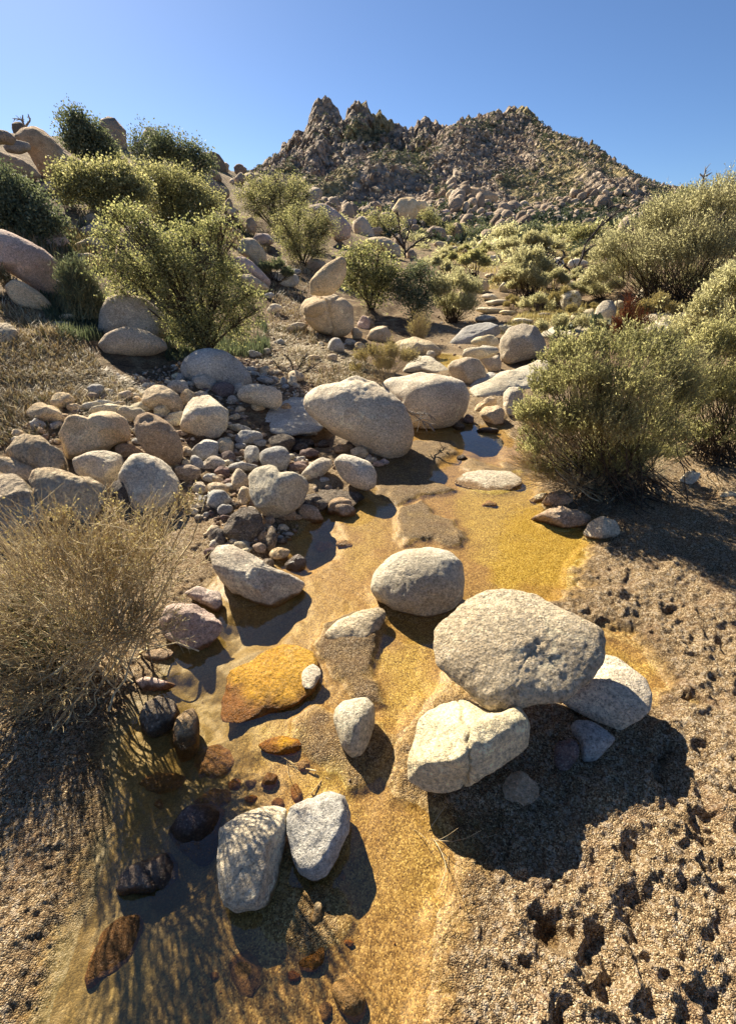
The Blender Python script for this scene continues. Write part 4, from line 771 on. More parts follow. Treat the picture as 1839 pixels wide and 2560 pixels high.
GREENB = barkmat('green_stem', (.36, .33, .17), (.20, .17, .09)); DEADB = barkmat('burnt_wood', (.09, .075, .065), (.035, .028, .024)); GREYB = barkmat('grey_dead_wood', (.36, .33, .29), (.22, .19, .16))
PLANTS = []
def blobs3(blobs, B, crop, rng, spread=.35, back=0.0):
    out = []
    for (x, y, r) in blobs:
        d = ray(topx((x, y), crop)); t = (B[1]+back)/d[1]; rw = r/CR[crop][2]/F*t
        t2 = t+rng.uniform(-spread, spread)*rw
        for _ in range(60):                                   # low parts of a crown stand nearer, where they clear the ground
            c = CAM+d*t2
            if c[2] > H1(c[0], c[1])+.4*rw or t2 < .45*t: break
            t2 *= .985
        out.append((CAM+d*t2, rw))
    return out
def leafy(name, label, base, blobs, leaf='oak', n=12000, size=.03, crop='T', seed=0, cat='shrub', group=None, bark=None, crown='foliage', trunk='branch', back=0.0, squash=.85, loose=.3, prefer=None):
    rng = np.random.default_rng(seed+100); B = hit(*base, crop=crop) if len(base) == 2 else np.array(base)
    bl = blobs3(blobs, B, crop, rng, .5, back); root = empty(name, B, label, cat, group)
    Rt = np.array([b[1] for b in bl]); W = Rt**2.3/np.sum(Rt**2.3); rmax = Rt.max()
    P, Rr, LV, LQ, LT = [], [], [], [], []; nv = 0
    K = 7
    for (C, r), w in zip(bl, W):
        mid = (B*.55+C*.45)+rng.normal(size=3)*r*.15; mid[2] = B[2]*.35+C[2]*.65 if C[2] > B[2] else C[2]
        l1 = bez((B+rng.normal(size=3)*[.04, .04, 0])[None], mid[None], C[None], K); l1 += rng.normal(size=l1.shape)*r*.03*np.linspace(0, 1, K)[None, :, None]
        r0 = .018*(rmax/.35)**.8; P.append(l1); Rr.append(np.linspace(r0, r0*.45, K)[None])
        m = int(8+8*w*len(bl)); tt = rng.integers(3, K, m); st = l1[0, tt]
        dd = unit(m, rng); dd[:, 2] = np.abs(dd[:, 2])*.9-.15; en = C+dd*r*.8*np.array([1, 1, squash])
        md = (st+en)/2+rng.normal(size=(m, 3))*r*.08; md[:, 2] += r*.1
        l2 = bez(st, md, en, K); P.append(l2); Rr.append(np.repeat(np.linspace(r0*.4, r0*.12, K)[None], m, 0))
        nc = max(6, int(n*w/9)); d3 = unit(nc, rng); rad_ = rng.uniform(.15, 1, nc)**.5*(1+(.25+loose)*.6*fbm(d3*3.0+seed*3.1+C, 3, seed))
        cc = C+d3*(r*rad_)[:, None]*np.array([1, 1, squash])
        lump = fbm(cc*(1.9/rmax)*1.6+seed, 3, seed+3); keep = lump > -.12+rng.uniform(-.12, .12, nc); cc = cc[keep]; lump = lump[keep]; nc = len(cc)
        if not nc: continue
        ends = en[rng.integers(0, m, nc)]; ds = l2[rng.integers(0, m, nc), rng.integers(2, K, nc)]
        t3 = bez(ds, (ds+cc)/2+rng.normal(size=(nc, 3))*r*.04, cc, 4); s3 = np.linalg.norm(ds-cc, axis=1) < r*1.0
        P3_ = t3[s3]; P.append(P3_) if False else None
        TW.append((P3_, r0*.09)) if len(P3_) else None
        nl = 9; cen = np.repeat(cc, nl, 0)+rng.normal(size=(nc*nl, 3))*size*1.5
        D = np.repeat(unit(nc, rng), nl, 0)*.4+rng.normal(size=(nc*nl, 3))+[0, 0, .5]
        sz = size*rng.uniform(.6, 1.25, nc*nl)
        v, q = leafquads(cen, D, sz, sz*.62, rng)
        LV.append(v); LQ.append(q+nv); nv += len(v)
        tint = np.clip(.38+.22*np.repeat(lump, nl)+.20*rng.normal(size=nc*nl)+.25*np.clip((cen[:, 2]-C[2])/r, -.3, 1)*0+.06, 0, 1); LT.append(np.repeat(tint, 4))
    vs, qs, o = [], [], 0
    for p_, r_ in zip(P, Rr):
        v, q = tubes(p_, r_, 5); vs.append(v); qs.append(q+o); o += len(v)
    for p_, rr_ in TW:
        v, q = tubes(p_, np.repeat(np.linspace(rr_, rr_*.5, 4)[None], len(p_), 0), 3); vs.append(v); qs.append(q+o); o += len(v)
    TW.clear()
    mk(trunk, np.concatenate(vs)-B, [np.concatenate(qs)], bark or BARK, parent=root)
    mk(crown, np.concatenate(LV)-B, [np.concatenate(LQ)], PM[leaf], False, {'tint': np.concatenate(LT)}, parent=root)
    PLANTS.append(root); return root
TW = []
def fan(name, label, base, blobs, leaf='sage', n=1200, size=.012, per=10, stem=.0016, crop='T', seed=0, cat='shrub', group=None, bark=None, spread=.12, twigs=3, back=0.0, droop=.15, wid=.35, tall=1.0):
    """many thin stems fanned out from the foot, each with side twigs and small leaves"""
    rng = np.random.default_rng(seed+300); B = hit(*base, crop=crop) if len(base) == 2 else np.array(base)
    bl = blobs3(blobs, B, crop, rng, .7, back); root = empty(name, B, label, cat, group)
    rs = np.array([b[1] for b in bl]); w = rs**2/np.sum(rs**2); ci = rng.choice(len(bl), n, p=w); Cs = np.array([b[0] for b in bl])
    d = unit(n, rng); E = Cs[ci]+d*(rs[ci]*rng.uniform(.2, 1.08, n)**.5)[:, None]
    R0 = np.linalg.norm(Cs-B, axis=1).mean()
    st = B+rng.normal(size=(n, 3))*np.array([spread, spread, 0])*R0*1.2; st[:, 2] = B[2]-.01
    st += (E-st)*np.array([.12, .12, 0])*rng.uniform(0, 1, (n, 1))
    hgt = np.maximum(E[:, 2]-B[2], .02)
    mid = st*.5+E*.5; mid[:, 2] = B[2]+hgt*(.45+droop*rng.uniform(-.5, 1.3, n)); mid += rng.normal(size=(n, 3))*R0*.05
    K = 7; L = bez(st, mid, E, K); jit = rng.normal(size=L.shape)*R0*.012; jit[:, 0] = 0; L += jit
    ln = np.linalg.norm(E-st, axis=1); V, Q, o = [], [], 0
    v, q = tubes(L, np.linspace(stem*1.5, stem*.5, K)[None]*rng.uniform(.7, 1.4, (n, 1)), 3); V.append(v); Q.append(q); o += len(v)
    m = n*twigs; k = np.repeat(np.arange(n), twigs); f = rng.uniform(.3, .95, m)*(K-1); i0 = f.astype(int); fr = (f-i0)[:, None]
    s2 = L[k, i0]*(1-fr)+L[k, np.minimum(i0+1, K-1)]*fr; tg = L[k, np.minimum(i0+1, K-1)]-L[k, i0]; tg /= np.linalg.norm(tg, axis=1, keepdims=True)+1e-9
    d2 = tg*1.0+rng.normal(size=(m, 3))*.42+[0, 0, .25]; d2 /= np.linalg.norm(d2, axis=1, keepdims=True); l2 = (ln[k]*rng.uniform(.08, .26, m))[:, None]
    e2 = s2+d2*l2; T2 = bez(s2, s2+d2*l2*.5+rng.normal(size=(m, 3))*l2*.07, e2, 4)
    v, q = tubes(T2, np.linspace(stem*.7, stem*.35, 4)[None]*np.ones((m, 1)), 3); V.append(v); Q.append(q+o)
    mk('stem', np.concatenate(V)-B, [np.concatenate(Q)], bark or GREENB, parent=root)
    if per:
        a = rng.integers(0, m, n*per); fa = rng.uniform(0, 3, n*per); ia = fa.astype(int); fb = (fa-ia)[:, None]
        c = T2[a, ia]*(1-fb)+T2[a, np.minimum(ia+1, 3)]*fb
        nb_ = n*per//2; a2 = rng.integers(0, n, nb_); fa = rng.uniform(.45, 1, nb_)*(K-1); ia = np.minimum(fa.astype(int), K-2); fb = (fa-ia)[:, None]
        c2 = L[a2, ia]*(1-fb)+L[a2, ia+1]*fb
        dd = np.concatenate([d2[a], tg[np.minimum(a2*twigs, m-1)]])+rng.normal(size=(len(c)+nb_, 3))*.5; c = np.concatenate([c, c2])
        sz = size*rng.uniform(.6, 1.5, len(c)); v, q = leafquads(c, dd, sz, sz*wid, rng)
        hh = np.clip((c[:, 2]-B[2])/(hgt.max()+1e-6), 0, 1)
        tint = np.clip(.45+.2*rng.normal(size=len(c))+.22*fbm(c*(2.5/R0)+seed, 2, seed), 0, 1)
        mk('foliage', v-B, [q], PM[leaf], False, {'tint': np.repeat(tint, 4)}, parent=root)
    PLANTS.append(root); return root
def broom(name, label, base, blobs, leaf='sage', n=1200, size=.012, per=10, stem=.0016, crop='T', seed=0, cat='shrub', group=None, bark=None, spread=.12, twigs=3, back=0.0, droop=.15, wid=.35, up=.75, slen=(.3, .75), skirt=0.0):
    """woody branches from the foot carry a shell of fine upright sprigs with small leaves"""
    rng = np.random.default_rng(seed+300); B = hit(*base, crop=crop) if len(base) == 2 else np.array(base)
    bl = blobs3(blobs, B, crop, rng, .9, back); root = empty(name, B, label, cat, group); bark = bark or GREENB
    rs = np.array([b[1] for b in bl]); Cs = np.array([b[0] for b in bl]); w = rs**1.7/np.sum(rs**1.7); R0 = np.linalg.norm(Cs-B, axis=1).mean(); rm = rs.mean()
    # branches
    nb_ = max(10, n//16); ci = rng.choice(len(bl), nb_, p=w); E = Cs[ci]+unit(nb_, rng)*(rs[ci]*.6)[:, None]
    st = B+rng.normal(size=(nb_, 3))*[spread*R0*.6, spread*R0*.6, 0]; mid = st*.45+E*.55; mid[:, 2] = B[2]+(E[:, 2]-B[2])*.35; mid += rng.normal(size=mid.shape)*R0*.06
    L = bez(st, mid, E, 8); L[:, 1:] += rng.normal(size=L[:, 1:].shape)*R0*.018
    V, Q, o = [], [], 0
    v, q = tubes(L, np.linspace(stem*2.6, stem*1.0, 8)[None]*rng.uniform(.6, 1.4, (nb_, 1)), 4); V.append(v); Q.append(q); o += len(v)
    mk('branch', v-B, [q], BARK if bark is not PALEB else PALEB, parent=root); V, Q, o = [], [], 0
    # sprigs
    N = int(n*1.5); ci = rng.choice(len(bl), N, p=w); d = unit(N, rng); d[:, 2] = np.where(d[:, 2] < -.2, -d[:, 2]*rng.uniform(-.6, 1, N), d[:, 2])
    S0 = Cs[ci]+d*(rs[ci]*rng.uniform(.25, .85, N))[:, None]
    g = fbm(S0*(1.3/rm)+seed*5.1, 3, seed); k = g > rng.uniform(-.75, .2, N); S0, d, ci, g = S0[k], d[k], ci[k], g[k]; N = len(S0)
    lean = np.array([rng.normal()*.15, rng.normal()*.15, 0]); out = (S0-B)/(np.linalg.norm(S0-B, axis=1, keepdims=True)+1e-6)
    dr = d*.35+out*.7+[0, 0, up]+lean+rng.normal(size=(N, 3))*.25; dr /= np.linalg.norm(dr, axis=1, keepdims=True)
    ln = rs[ci]*rng.uniform(slen[0], slen[1], N)*(1+.4*g); K = 6; E = S0+dr*ln[:, None]
    mid = (S0+E)/2+rng.normal(size=(N, 3))*(ln*.07)[:, None]-[0, 0, 1]*(ln*.06)[:, None]
    L = bez(S0, mid, E, K); L[:, 1:] += rng.normal(size=L[:, 1:].shape)*(ln*.02)[:, None, None]
    L[..., 2] = np.maximum(L[..., 2], B[2]+.012)
    v, q = tubes(L, np.linspace(stem*1.1, stem*.5, K)[None]*rng.uniform(.7, 1.3, (N, 1)), 3); V.append(v); Q.append(q+o); o += len(v)
    m = N*twigs; kk = np.repeat(np.arange(N), twigs); f = rng.uniform(.1, .95, m)*(K-1); i0 = np.minimum(f.astype(int), K-2); fr = (f-i0)[:, None]
    s2 = L[kk, i0]*(1-fr)+L[kk, i0+1]*fr; d2 = dr[kk]*1.0+rng.normal(size=(m, 3))*.45; d2 /= np.linalg.norm(d2, axis=1, keepdims=True); l2 = (ln[kk]*rng.uniform(.18, .5, m))[:, None]
    T2 = bez(s2, s2+d2*l2*.5+rng.normal(size=(m, 3))*l2*.08, s2+d2*l2, 4)
    v, q = tubes(T2, np.linspace(stem*.65, stem*.35, 4)[None]*np.ones((m, 1)), 3); V.append(v); Q.append(q+o)
    mk('sprig', np.concatenate(V)-B, [np.concatenate(Q)], bark, parent=root)
    if per:
        a = rng.integers(0, m, N*per); fa = rng.uniform(0, 3, N*per); ia = np.minimum(fa.astype(int), 2); fb = (fa-ia)[:, None]; c = T2[a, ia]*(1-fb)+T2[a, ia+1]*fb
        h_ = N*per//2; a2 = rng.integers(0, N, h_); fa = rng.uniform(.25, 1, h_)*(K-1); ia = np.minimum(fa.astype(int), K-2); fb = (fa-ia)[:, None]; c2 = L[a2, ia]*(1-fb)+L[a2, ia+1]*fb
        dd = np.concatenate([d2[a], dr[a2]])+rng.normal(size=(len(c)+h_, 3))*.45; c = np.concatenate([c, c2]); own = np.concatenate([kk[a], a2])
        sz = size*rng.uniform(.6, 1.5, len(c)); v, q = leafquads(c, dd, sz, sz*wid, rng)
        sprigt = .15*rng.normal(size=N)+.25*g
        tint = np.clip(.45+.13*rng.normal(size=len(c))+sprigt[own], 0, 1)
        mk('foliage', v-B, [q], PM[leaf], False, {'tint': np.repeat(tint, 4)}, parent=root)
    PLANTS.append(root); return root
def bare(name, label, paths, rad, mat, crop='T', depth=None, cat='branch', seed=0, sub=3, lift=0.0):
    """dead wood: photo polylines laid at one distance; twigs branch off them"""
    rng = np.random.default_rng(seed); V, Q, o = [], [], 0; c0 = None
    for pts in paths:
        px = topx(pts, crop); d = ray(px)
        if depth is None:
            W = np.array([hit(*p, crop=crop) for p in pts])+[0, 0, lift]
        else: W = CAM+d*(depth/d[:, 1])[:, None]+rng.normal(size=(len(pts), 3))*[0, .02*depth**.5, 0]
        t = np.linspace(0, len(W)-1, len(W)*4); i = np.minimum(t.astype(int), len(W)-2); L = W[i]*(1-(t-i))[:, None]+W[i+1]*(t-i)[:, None]
        L[1:-1] = (L[:-2]+L[2:]+2*L[1:-1])/4; ln = np.linalg.norm(np.diff(L, axis=0), axis=1).sum(); L += rng.normal(size=L.shape)*ln*.006
        if c0 is None: c0 = L[0].copy()
        v, q = tubes(L[None], np.linspace(rad, rad*.35, len(L))[None], 5); V.append(v); Q.append(q+o); o += len(v)
        if sub:
            m = sub*len(pts); k = rng.integers(1, len(L)-1, m); tg = L[np.minimum(k+1, len(L)-1)]-L[k]; tg /= np.linalg.norm(tg, axis=1, keepdims=True)+1e-9
            dd = tg+rng.normal(size=(m, 3))*.6; dd /= np.linalg.norm(dd, axis=1, keepdims=True); l_ = ln*rng.uniform(.08, .3, (m, 1))
            T2 = bez(L[k], L[k]+dd*l_*.5+rng.normal(size=(m, 3))*l_*.12, L[k]+dd*l_, 5)
            v, q = tubes(T2, np.linspace(rad*.4, rad*.18, 5)[None]*np.ones((m, 1)), 4); V.append(v); Q.append(q+o); o += len(v)
    return tag(mk(name, np.concatenate(V)-c0, [np.concatenate(Q)], mat, loc=c0), label, cat)

# ------------------------------------------------------------------ near shrubs
leafy('scrub_oak', 'big leafy sunlit shrub growing over the cracked boulder', (455,785), [(238,520,34),(255,475,24),(292,482,36),(325,520,50),(372,545,45),(425,520,36),(470,505,32),(505,490,30),(500,540,40),(245,590,40),(265,645,30),(320,610,62),(385,600,60),(445,590,55),(500,600,42),(545,655,38),(470,670,62),(395,680,55),(525,720,46),(450,735,52),(565,690,26),(400,740,38)], 'oak', 52000, .026, seed=1, group=None, loose=.6)
broom('twiggy_shrub', 'twiggy pale-stemmed dry shrub at the lower left edge', (190,1500), [(70,1260,60),(160,1245,62),(250,1235,60),(330,1210,52),(395,1140,36),(435,1110,26),(250,1140,30),(330,1140,30),(150,1160,30),(40,1330,90),(150,1310,110),(270,1300,110),(350,1290,70),(20,1430,80),(120,1430,100),(230,1420,90),(310,1400,70),(60,1530,60),(150,1530,60),(60,1570,30)], 'twig', 1250, .0075, 6, .0017, seed=2, bark=PALEB, spread=.35, twigs=5, wid=.6, up=.3, slen=(.5, 1.6), back=0.0)
leafy('low_green_shrub', 'low dark green growth inside and behind the twiggy dry shrub at the left edge', (70,1450), [(30,1400,50),(100,1420,50),(50,1350,44),(160,1410,46),(0,1450,50),(120,1370,40)], 'dark', 9000, .016, seed=33, loose=.6)
broom('broom_shrub', 'large olive broom-like shrub overhanging the right side of the pool', (1360,1075), [(1215,800,34),(1250,790,50),(1320,780,55),(1390,790,60),(1450,790,60),(1210,870,55),(1290,860,80),(1380,870,90),(1470,880,80),(1180,930,46),(1240,950,70),(1340,960,85),(1440,970,80),(1190,1000,42),(1230,1050,45),(1300,1050,50),(1380,1040,45),(1160,960,26),(1210,1040,36),(1270,1020,48),(1340,1030,50),(1400,1010,50),(1460,1010,45)], 'sage', 5200, .015, 12, .0015, seed=4, spread=.5, twigs=4, wid=.32)
sk = broom('broom_shrub', '-', (1330,1085), [(1165,930,26),(1170,985,34),(1185,1035,36),(1215,1065,36),(1260,1075,36),(1310,1080,34),(1370,1070,34),(1430,1050,30),(1200,960,36),(1250,1010,45)], 'sage', 900, .01, 0, .0015, seed=90, bark=PALEB, twigs=4, up=.1, slen=(.6, 1.4), spread=.4)
for ch in list(sk.children):                                  # the dead twigs of its skirt belong to the overhanging shrub
    big = PLANTS[-2]; ch.data.transform(__import__('mathutils').Matrix.Translation(sk.location-big.location)); ch.parent = big; ch.name = 'dead_twig'
PLANTS.pop(); bpy.data.objects.remove(sk)
broom('broom_shrub', 'grey-green broom shrub at the right edge behind the overhanging one', (1590,1010), [(1480,830,50),(1540,800,60),(1600,780,60),(1660,800,60),(1500,910,60),(1580,890,80),(1660,890,80),(1540,970,50),(1620,970,60)], 'sage', 2600, .017, 11, .0016, seed=5, spread=.5, twigs=4)
broom('broom_shrub', 'bright grey-green leafy shrub at the right edge above the broom shrubs', (1650,800), [(1560,700,40),(1600,660,45),(1640,640,50),(1530,740,40),(1590,730,50),(1650,720,60),(1610,620,26)], 'silver', 1500, .022, 17, .002, seed=6, spread=.2, twigs=4, wid=.5)
broom('broom_shrub', 'huge straw-tipped broom bush covering the right hillside', (1500,690), [(1350,570,44),(1400,540,50),(1450,510,55),(1510,490,55),(1570,475,55),(1630,470,60),(1330,620,34),(1390,610,60),(1460,590,70),(1540,570,70),(1620,570,70),(1440,640,40),(1520,640,50),(1600,640,50)], 'silver', 4300, .03, 9, .003, seed=7, spread=.5, twigs=3, wid=.3)
leafy('hillside_bush', 'dark green bush on the skyline above the straw-tipped broom', (1560,540), [(1455,462,26),(1500,445,30),(1550,435,34),(1600,425,34),(1650,425,36),(1530,480,36),(1600,480,46)], 'olive', 26000, .07, seed=8, back=6)
leafy('leafy_shrub', 'dark leafy shrub right of the balanced stone', (820,685), [(775,570,26),(800,560,30),(835,580,38),(800,610,42),(850,615,40),(770,620,26),(870,600,26),(830,650,36)], 'oak', 15000, .045, seed=9)
leafy('leafy_shrub', 'deep green upright shrub beside the grey-green tuft', (915,705), [(905,610,26),(935,600,26),(955,625,24),(905,650,34),(940,660,32),(880,640,24),(925,690,26)], 'dark', 11000, .04, seed=10)
broom('broom_shrub', 'rounded grey-green tuft on the shady left side of the stream', (1000,715), [(975,650,30),(1010,640,32),(1040,650,28),(990,680,34),(1030,685,30),(1005,700,24)], 'silver', 1500, .03, 12, .0022, seed=11, spread=.22, twigs=3)
fan('grass_tuft', 'dry grassy tuft at the shady stream edge before the deep green shrub', (928,755), [(925,705,20),(945,715,14),(908,720,14),(930,730,16)], 'straw', 260, .02, 6, .0014, seed=12, bark=PALEB, twigs=2)
broom('dry_shrub', 'small dry straw shrub above the long pale boulder', (850,842), [(800,800,20),(830,790,24),(865,790,26),(900,800,24),(850,815,26),(790,820,16)], 'straw', 800, .014, 12, .0013, seed=13, bark=PALEB, spread=.3, twigs=4)
fan('tall_grass', 'dark clump of tall grass between the huge sloping boulder and leafy shrub', (185,700), [(150,590,30),(175,600,34),(205,640,34),(225,670,26),(170,650,34),(145,620,24)], 'dark', 1500, .05, 6, .002, seed=14, spread=.3, twigs=1, wid=.12)
leafy('hillside_shrub', 'wide olive shrub behind the rounded bushy one, left of the mountain foot', (620,520), [(545,435,30),(575,415,32),(615,408,32),(655,415,32),(680,435,22),(600,450,44),(650,455,36),(560,465,26),(620,490,34)], 'olive', 24000, .045, seed=15)
leafy('hillside_shrub', 'rounded bushy shrub in front of the big pale mid-slope boulder', (672,590), [(625,490,24),(660,470,28),(700,478,28),(725,505,26),(640,520,34),(690,520,42),(650,555,28),(705,555,30)], 'olive', 22000, .036, seed=16)
leafy('oak_tree', 'dark tree rising beside the peaked skyline boulder', (215,385), [(140,262,13),(165,258,20),(185,285,30),(215,300,24),(235,325,22),(170,310,30),(200,335,34),(240,350,22),(160,335,20)], 'dark', 26000, .065, loose=1.1, seed=17, cat='tree', crown='crown', trunk='trunk')
leafy('oak_tree', 'thin-leaved tree on the skyline around the round-topped boulder', (385,430), [(300,318,18),(335,305,22),(365,318,26),(400,330,26),(435,340,24),(455,362,20),(350,345,28),(395,365,32),(440,385,24),(310,345,20)], 'dark', 17000, .065, seed=18, cat='tree', crown='crown', trunk='trunk', loose=.9)
leafy('hillside_shrub', 'bushy olive shrub at the left edge above the sloping boulder', (50,520), [(5,400,34),(30,430,40),(70,450,40),(100,480,34),(30,480,44),(80,500,30),(130,500,18),(0,460,40)], 'dark', 26000, .045, loose=.9, seed=19)
leafy('hillside_shrub', 'broad hillside shrub below the dark skyline tree', (235,480), [(150,390,28),(185,395,34),(225,400,36),(270,395,38),(150,425,26),(200,435,40),(260,440,44),(300,420,36)], 'olive', 30000, .05, loose=.8, seed=20)
leafy('hillside_shrub', 'broad dark-bottomed shrub right of the broad hillside shrub', (400,520), [(320,385,28),(355,400,34),(400,405,36),(430,425,36),(350,440,40),(400,455,44),(450,460,34),(480,450,22),(370,490,34),(430,490,34)], 'olive', 34000, .045, loose=.8, seed=21)
MID = [(942,500,[(930,480,16),(950,475,17),(965,490,12),(945,490,16)],'olive','small round green shrub below the egg-shaped mid-distance boulder'),
 (1010,530,[(1000,508,12),(1015,512,14),(1025,518,10)],'olive','small dark green shrub on the ledges right of the round green shrub'),
 (860,520,[(800,495,18),(830,480,20),(865,488,22),(885,500,18),(840,505,22),(870,510,16)],'olive','low olive shrub left of the burnt snag'),
 (1065,535,[(1045,520,13),(1070,515,15),(1090,525,12)],'dark','dark low shrub in the middle of the valley floor'),
 (1120,535,[(1100,520,14),(1125,512,16),(1150,520,14)],'silver','grey sage bush on the valley floor left of its darker neighbour'),
 (1180,530,[(1165,515,14),(1185,510,15),(1205,520,12)],'dark','darker bush beyond the grey sage bush'),
 (1240,535,[(1220,522,13),(1245,515,15),(1265,525,14)],'olive','olive bush on the valley floor nearest the burnt pole'),
 (1290,540,[(1275,522,16),(1300,515,18),(1325,522,15)],'olive','low olive bush at the foot of the right hillside')]
for i, (bx, by, bl, lf, lb) in enumerate(MID):
    leafy('valley_shrub', lb, (bx, by), bl, lf, 4000, .10, seed=40+i, group='shrubs on the valley floor')
BR = [(1175,665,[(1130,610,24),(1150,585,26),(1180,580,26),(1205,600,20),(1160,620,30),(1190,635,22)],'silver',1300,.04,'large sage tuft left of the pale rocks in the valley'),
 (1225,650,[(1210,625,16),(1230,615,17),(1245,628,14)],'silver',600,.035,'small round sage tuft beside the large sage tuft'),
 (1050,612,[(1030,585,14),(1050,575,16),(1070,588,14)],'sage',500,.05,'spiky grey tuft in the middle of the dry ledges'),
 (1150,575,[(1115,550,16),(1140,545,18),(1170,540,20),(1200,545,20),(1230,550,16)],'silver',1200,.06,'pale straw brush band behind the large sage tuft'),
 (960,620,[(940,595,14),(965,588,15),(985,600,14)],'silver',500,.05,'pale thin brush behind the deep green shrub'),
 (1190,700,[(1165,680,16),(1190,670,17),(1215,685,14)],'silver',600,.028,'yellow-green tuft beside the stream ledges'),
 (1250,690,[(1230,665,14),(1250,655,16),(1265,670,14)],'straw',600,.028,'golden grass tuft left of the square-topped pale block'),
 (1330,665,[(1300,630,20),(1330,620,24),(1360,640,20),(1320,650,20)],'silver',900,.03,'silvery brush behind the tilted slab'),
 (1450,735,[(1430,690,20),(1460,680,22),(1490,695,20)],'straw',700,.025,'dry yellow grass on the pale bedrock shelf'),
 (1120,640,[(1100,625,10),(1120,618,12),(1138,628,10)],'straw',300,.035,'small dry tuft between the sage tufts'),
 (1240,760,[(1200,730,16),(1240,720,20),(1280,725,20),(1320,730,18)],'silver',900,.022,'low pale brush at the top of the big right shrub'),
 (45,660,[(10,620,16),(30,640,18),(50,655,14)],'grass',300,.03,'green grass tuft under the slab at the left edge'),
 (615,625,[(590,600,16),(615,595,16),(635,610,14)],'dark',500,.035,'shaded grass tuft right of the rounded boulder')]
for i, (bx, by, bl, lf, n_, s_, lb) in enumerate(BR):
    broom('brush_tuft', lb, (bx, by), bl, lf, n_, s_, 9, s_*.07, seed=60+i, spread=.3, twigs=3, group='low brush tufts of the valley', wid=.28)
# look-alike tufts between the named ones
tr = np.random.default_rng(9); src = [p for p in PLANTS if p.name.startswith('brush_tuft')]
src = [src[k] for k in (1, 2, 5, 9)]
TZ = np.array([(940,560),(1010,545),(1120,530),(1260,545),(1330,600),(1330,690),(1240,720),(1120,690),(1090,620),(1000,610)], float)
n_ = 0
while n_ < 42:
    q = tr.uniform([940, 530], [1335, 720], (1, 2))
    if sdf(TZ, q[:, 0], q[:, 1])[0] > 0: continue
    w = hit(q[0, 0], q[0, 1])
    if any(np.hypot(w[0]-p.location[0], w[1]-p.location[1]) < .35 for p in PLANTS): continue
    p0 = src[tr.integers(0, 4)]; c = p0.copy(); COL.objects.link(c); c.location = w; k = tr.uniform(.45, .95); c.scale = (k, k, k*tr.uniform(.8, 1.1)); c.rotation_euler = (0, 0, tr.uniform(0, 6.28))
    c['label'] = 'low pale brush tuft dotted among the ledges and stones of the valley floor'; c['group'] = 'small brush tufts dotted over the valley floor'
    for ch in p0.children: d = ch.copy(); COL.objects.link(d); d.parent = c
    PLANTS.append(c); n_ += 1
fan('reddish_weed', 'reddish-brown dead weed with upright stems on the right bank', (1385,752), [(1370,700,16),(1395,680,22),(1420,700,20),(1360,725,14),(1410,725,18),(1440,710,14),(1395,640,10)], 'rusty', 330, .018, 14, .003, seed=80, bark=barkmat('red_stem', (.22, .08, .04), (.12, .04, .025)), twigs=4, spread=.2)
bare('burnt_snag', 'black burnt branching snag standing left of the valley ledges', [[(897,572),(893,540),(885,510),(880,470)],[(893,545),(905,515),(912,490)],[(895,550),(870,520),(858,505)],[(896,560),(930,530),(965,520)]], .045, DEADB, depth=None if False else hit(897,572)[1], cat='snag', seed=3, sub=5)
bare('burnt_pole', 'long thin bare burnt branch arching over the valley at right', [[(1262,612),(1280,580),(1300,530),(1340,490),(1378,462),(1390,440)],[(1268,605),(1250,590),(1235,575)],[(1290,560),(1320,540),(1350,535)]], .035, DEADB, depth=hit(1262,612)[1], cat='branch', seed=4, sub=3)
bare('burnt_branch', 'tangle of low burnt branches left of the arching pole', [[(1235,600),(1225,575),(1205,560),(1195,565)],[(1232,590),(1250,565),(1245,555)],[(1235,600),(1215,590),(1190,585)]], .04, DEADB, depth=hit(1235,604)[1], cat='branch', seed=5, sub=6)
bare('dead_snag', 'small dead snag on top of the peaked skyline boulder', [[(52,288),(48,270),(40,262),(30,262)],[(50,275),(58,262),(60,252)],[(46,268),(52,255)]], .035, GREYB, depth=18.5, cat='snag', seed=6, sub=3)
bare('dead_snag', 'thin dead snag poking above the skyline bush at right', [[(1552,420),(1556,400),(1565,375),(1568,368)],[(1557,398),(1545,385)],[(1560,390),(1575,382)]], .035, GREYB, depth=hit(1560,540)[1]+5, cat='snag', seed=7, sub=2)
bare('dead_branch', 'pale lichened dead branch draped over the round pale boulder', [[(845,845),(870,875),(895,905),(925,930),(955,945)],[(905,912),(920,915),(945,912),(962,925)],[(935,932),(945,955)],[(950,938),(960,950)]], .010, GREYB, depth=ROCKS[[k['nick'] for k in ROCKS].index('round pale boulder')]['o'].location[1]-.62, cat='branch', seed=8, sub=4)
bare('fallen_twig', 'long thin bare twig lying across the wet golden sand', [[(600,1672),(680,1705),(760,1745),(850,1800),(920,1845),(965,1868),(1005,1892)],[(700,1712),(650,1700),(610,1712)],[(720,1725),(690,1760),(700,1780)]], .003, PALEB, cat='twig', seed=9, sub=3, lift=.012)
bare('fallen_twig', 'tangle of thin rootlets under the triangular cream block', [[(1040,1745),(1060,1790),(1075,1800)],[(1110,1740),(1112,1790)],[(1060,1760),(1090,1770),(1080,1790)]], .002, PALEB, cat='twig', seed=10, sub=4, lift=.02)
bare('dead_bush', 'dark dead brush in the shade above the perched rock', [[(650,830),(645,800),(630,785)],[(652,830),(670,800),(680,785)],[(655,832),(690,815),(710,800)],[(650,830),(620,815),(610,800)]], .008, DEADB, depth=hit(650,835)[1], cat='bush', seed=11, sub=12)
fan('twig_clump', 'small dry tan twig clump beneath the big right shrub', (1430,1055), [(1400,1020,16),(1430,1000,20),(1450,1015,18),(1420,1035,16)], 'twig', 120, .008, 3, .0012, seed=81, bark=PALEB, twigs=3)
mk_root = None

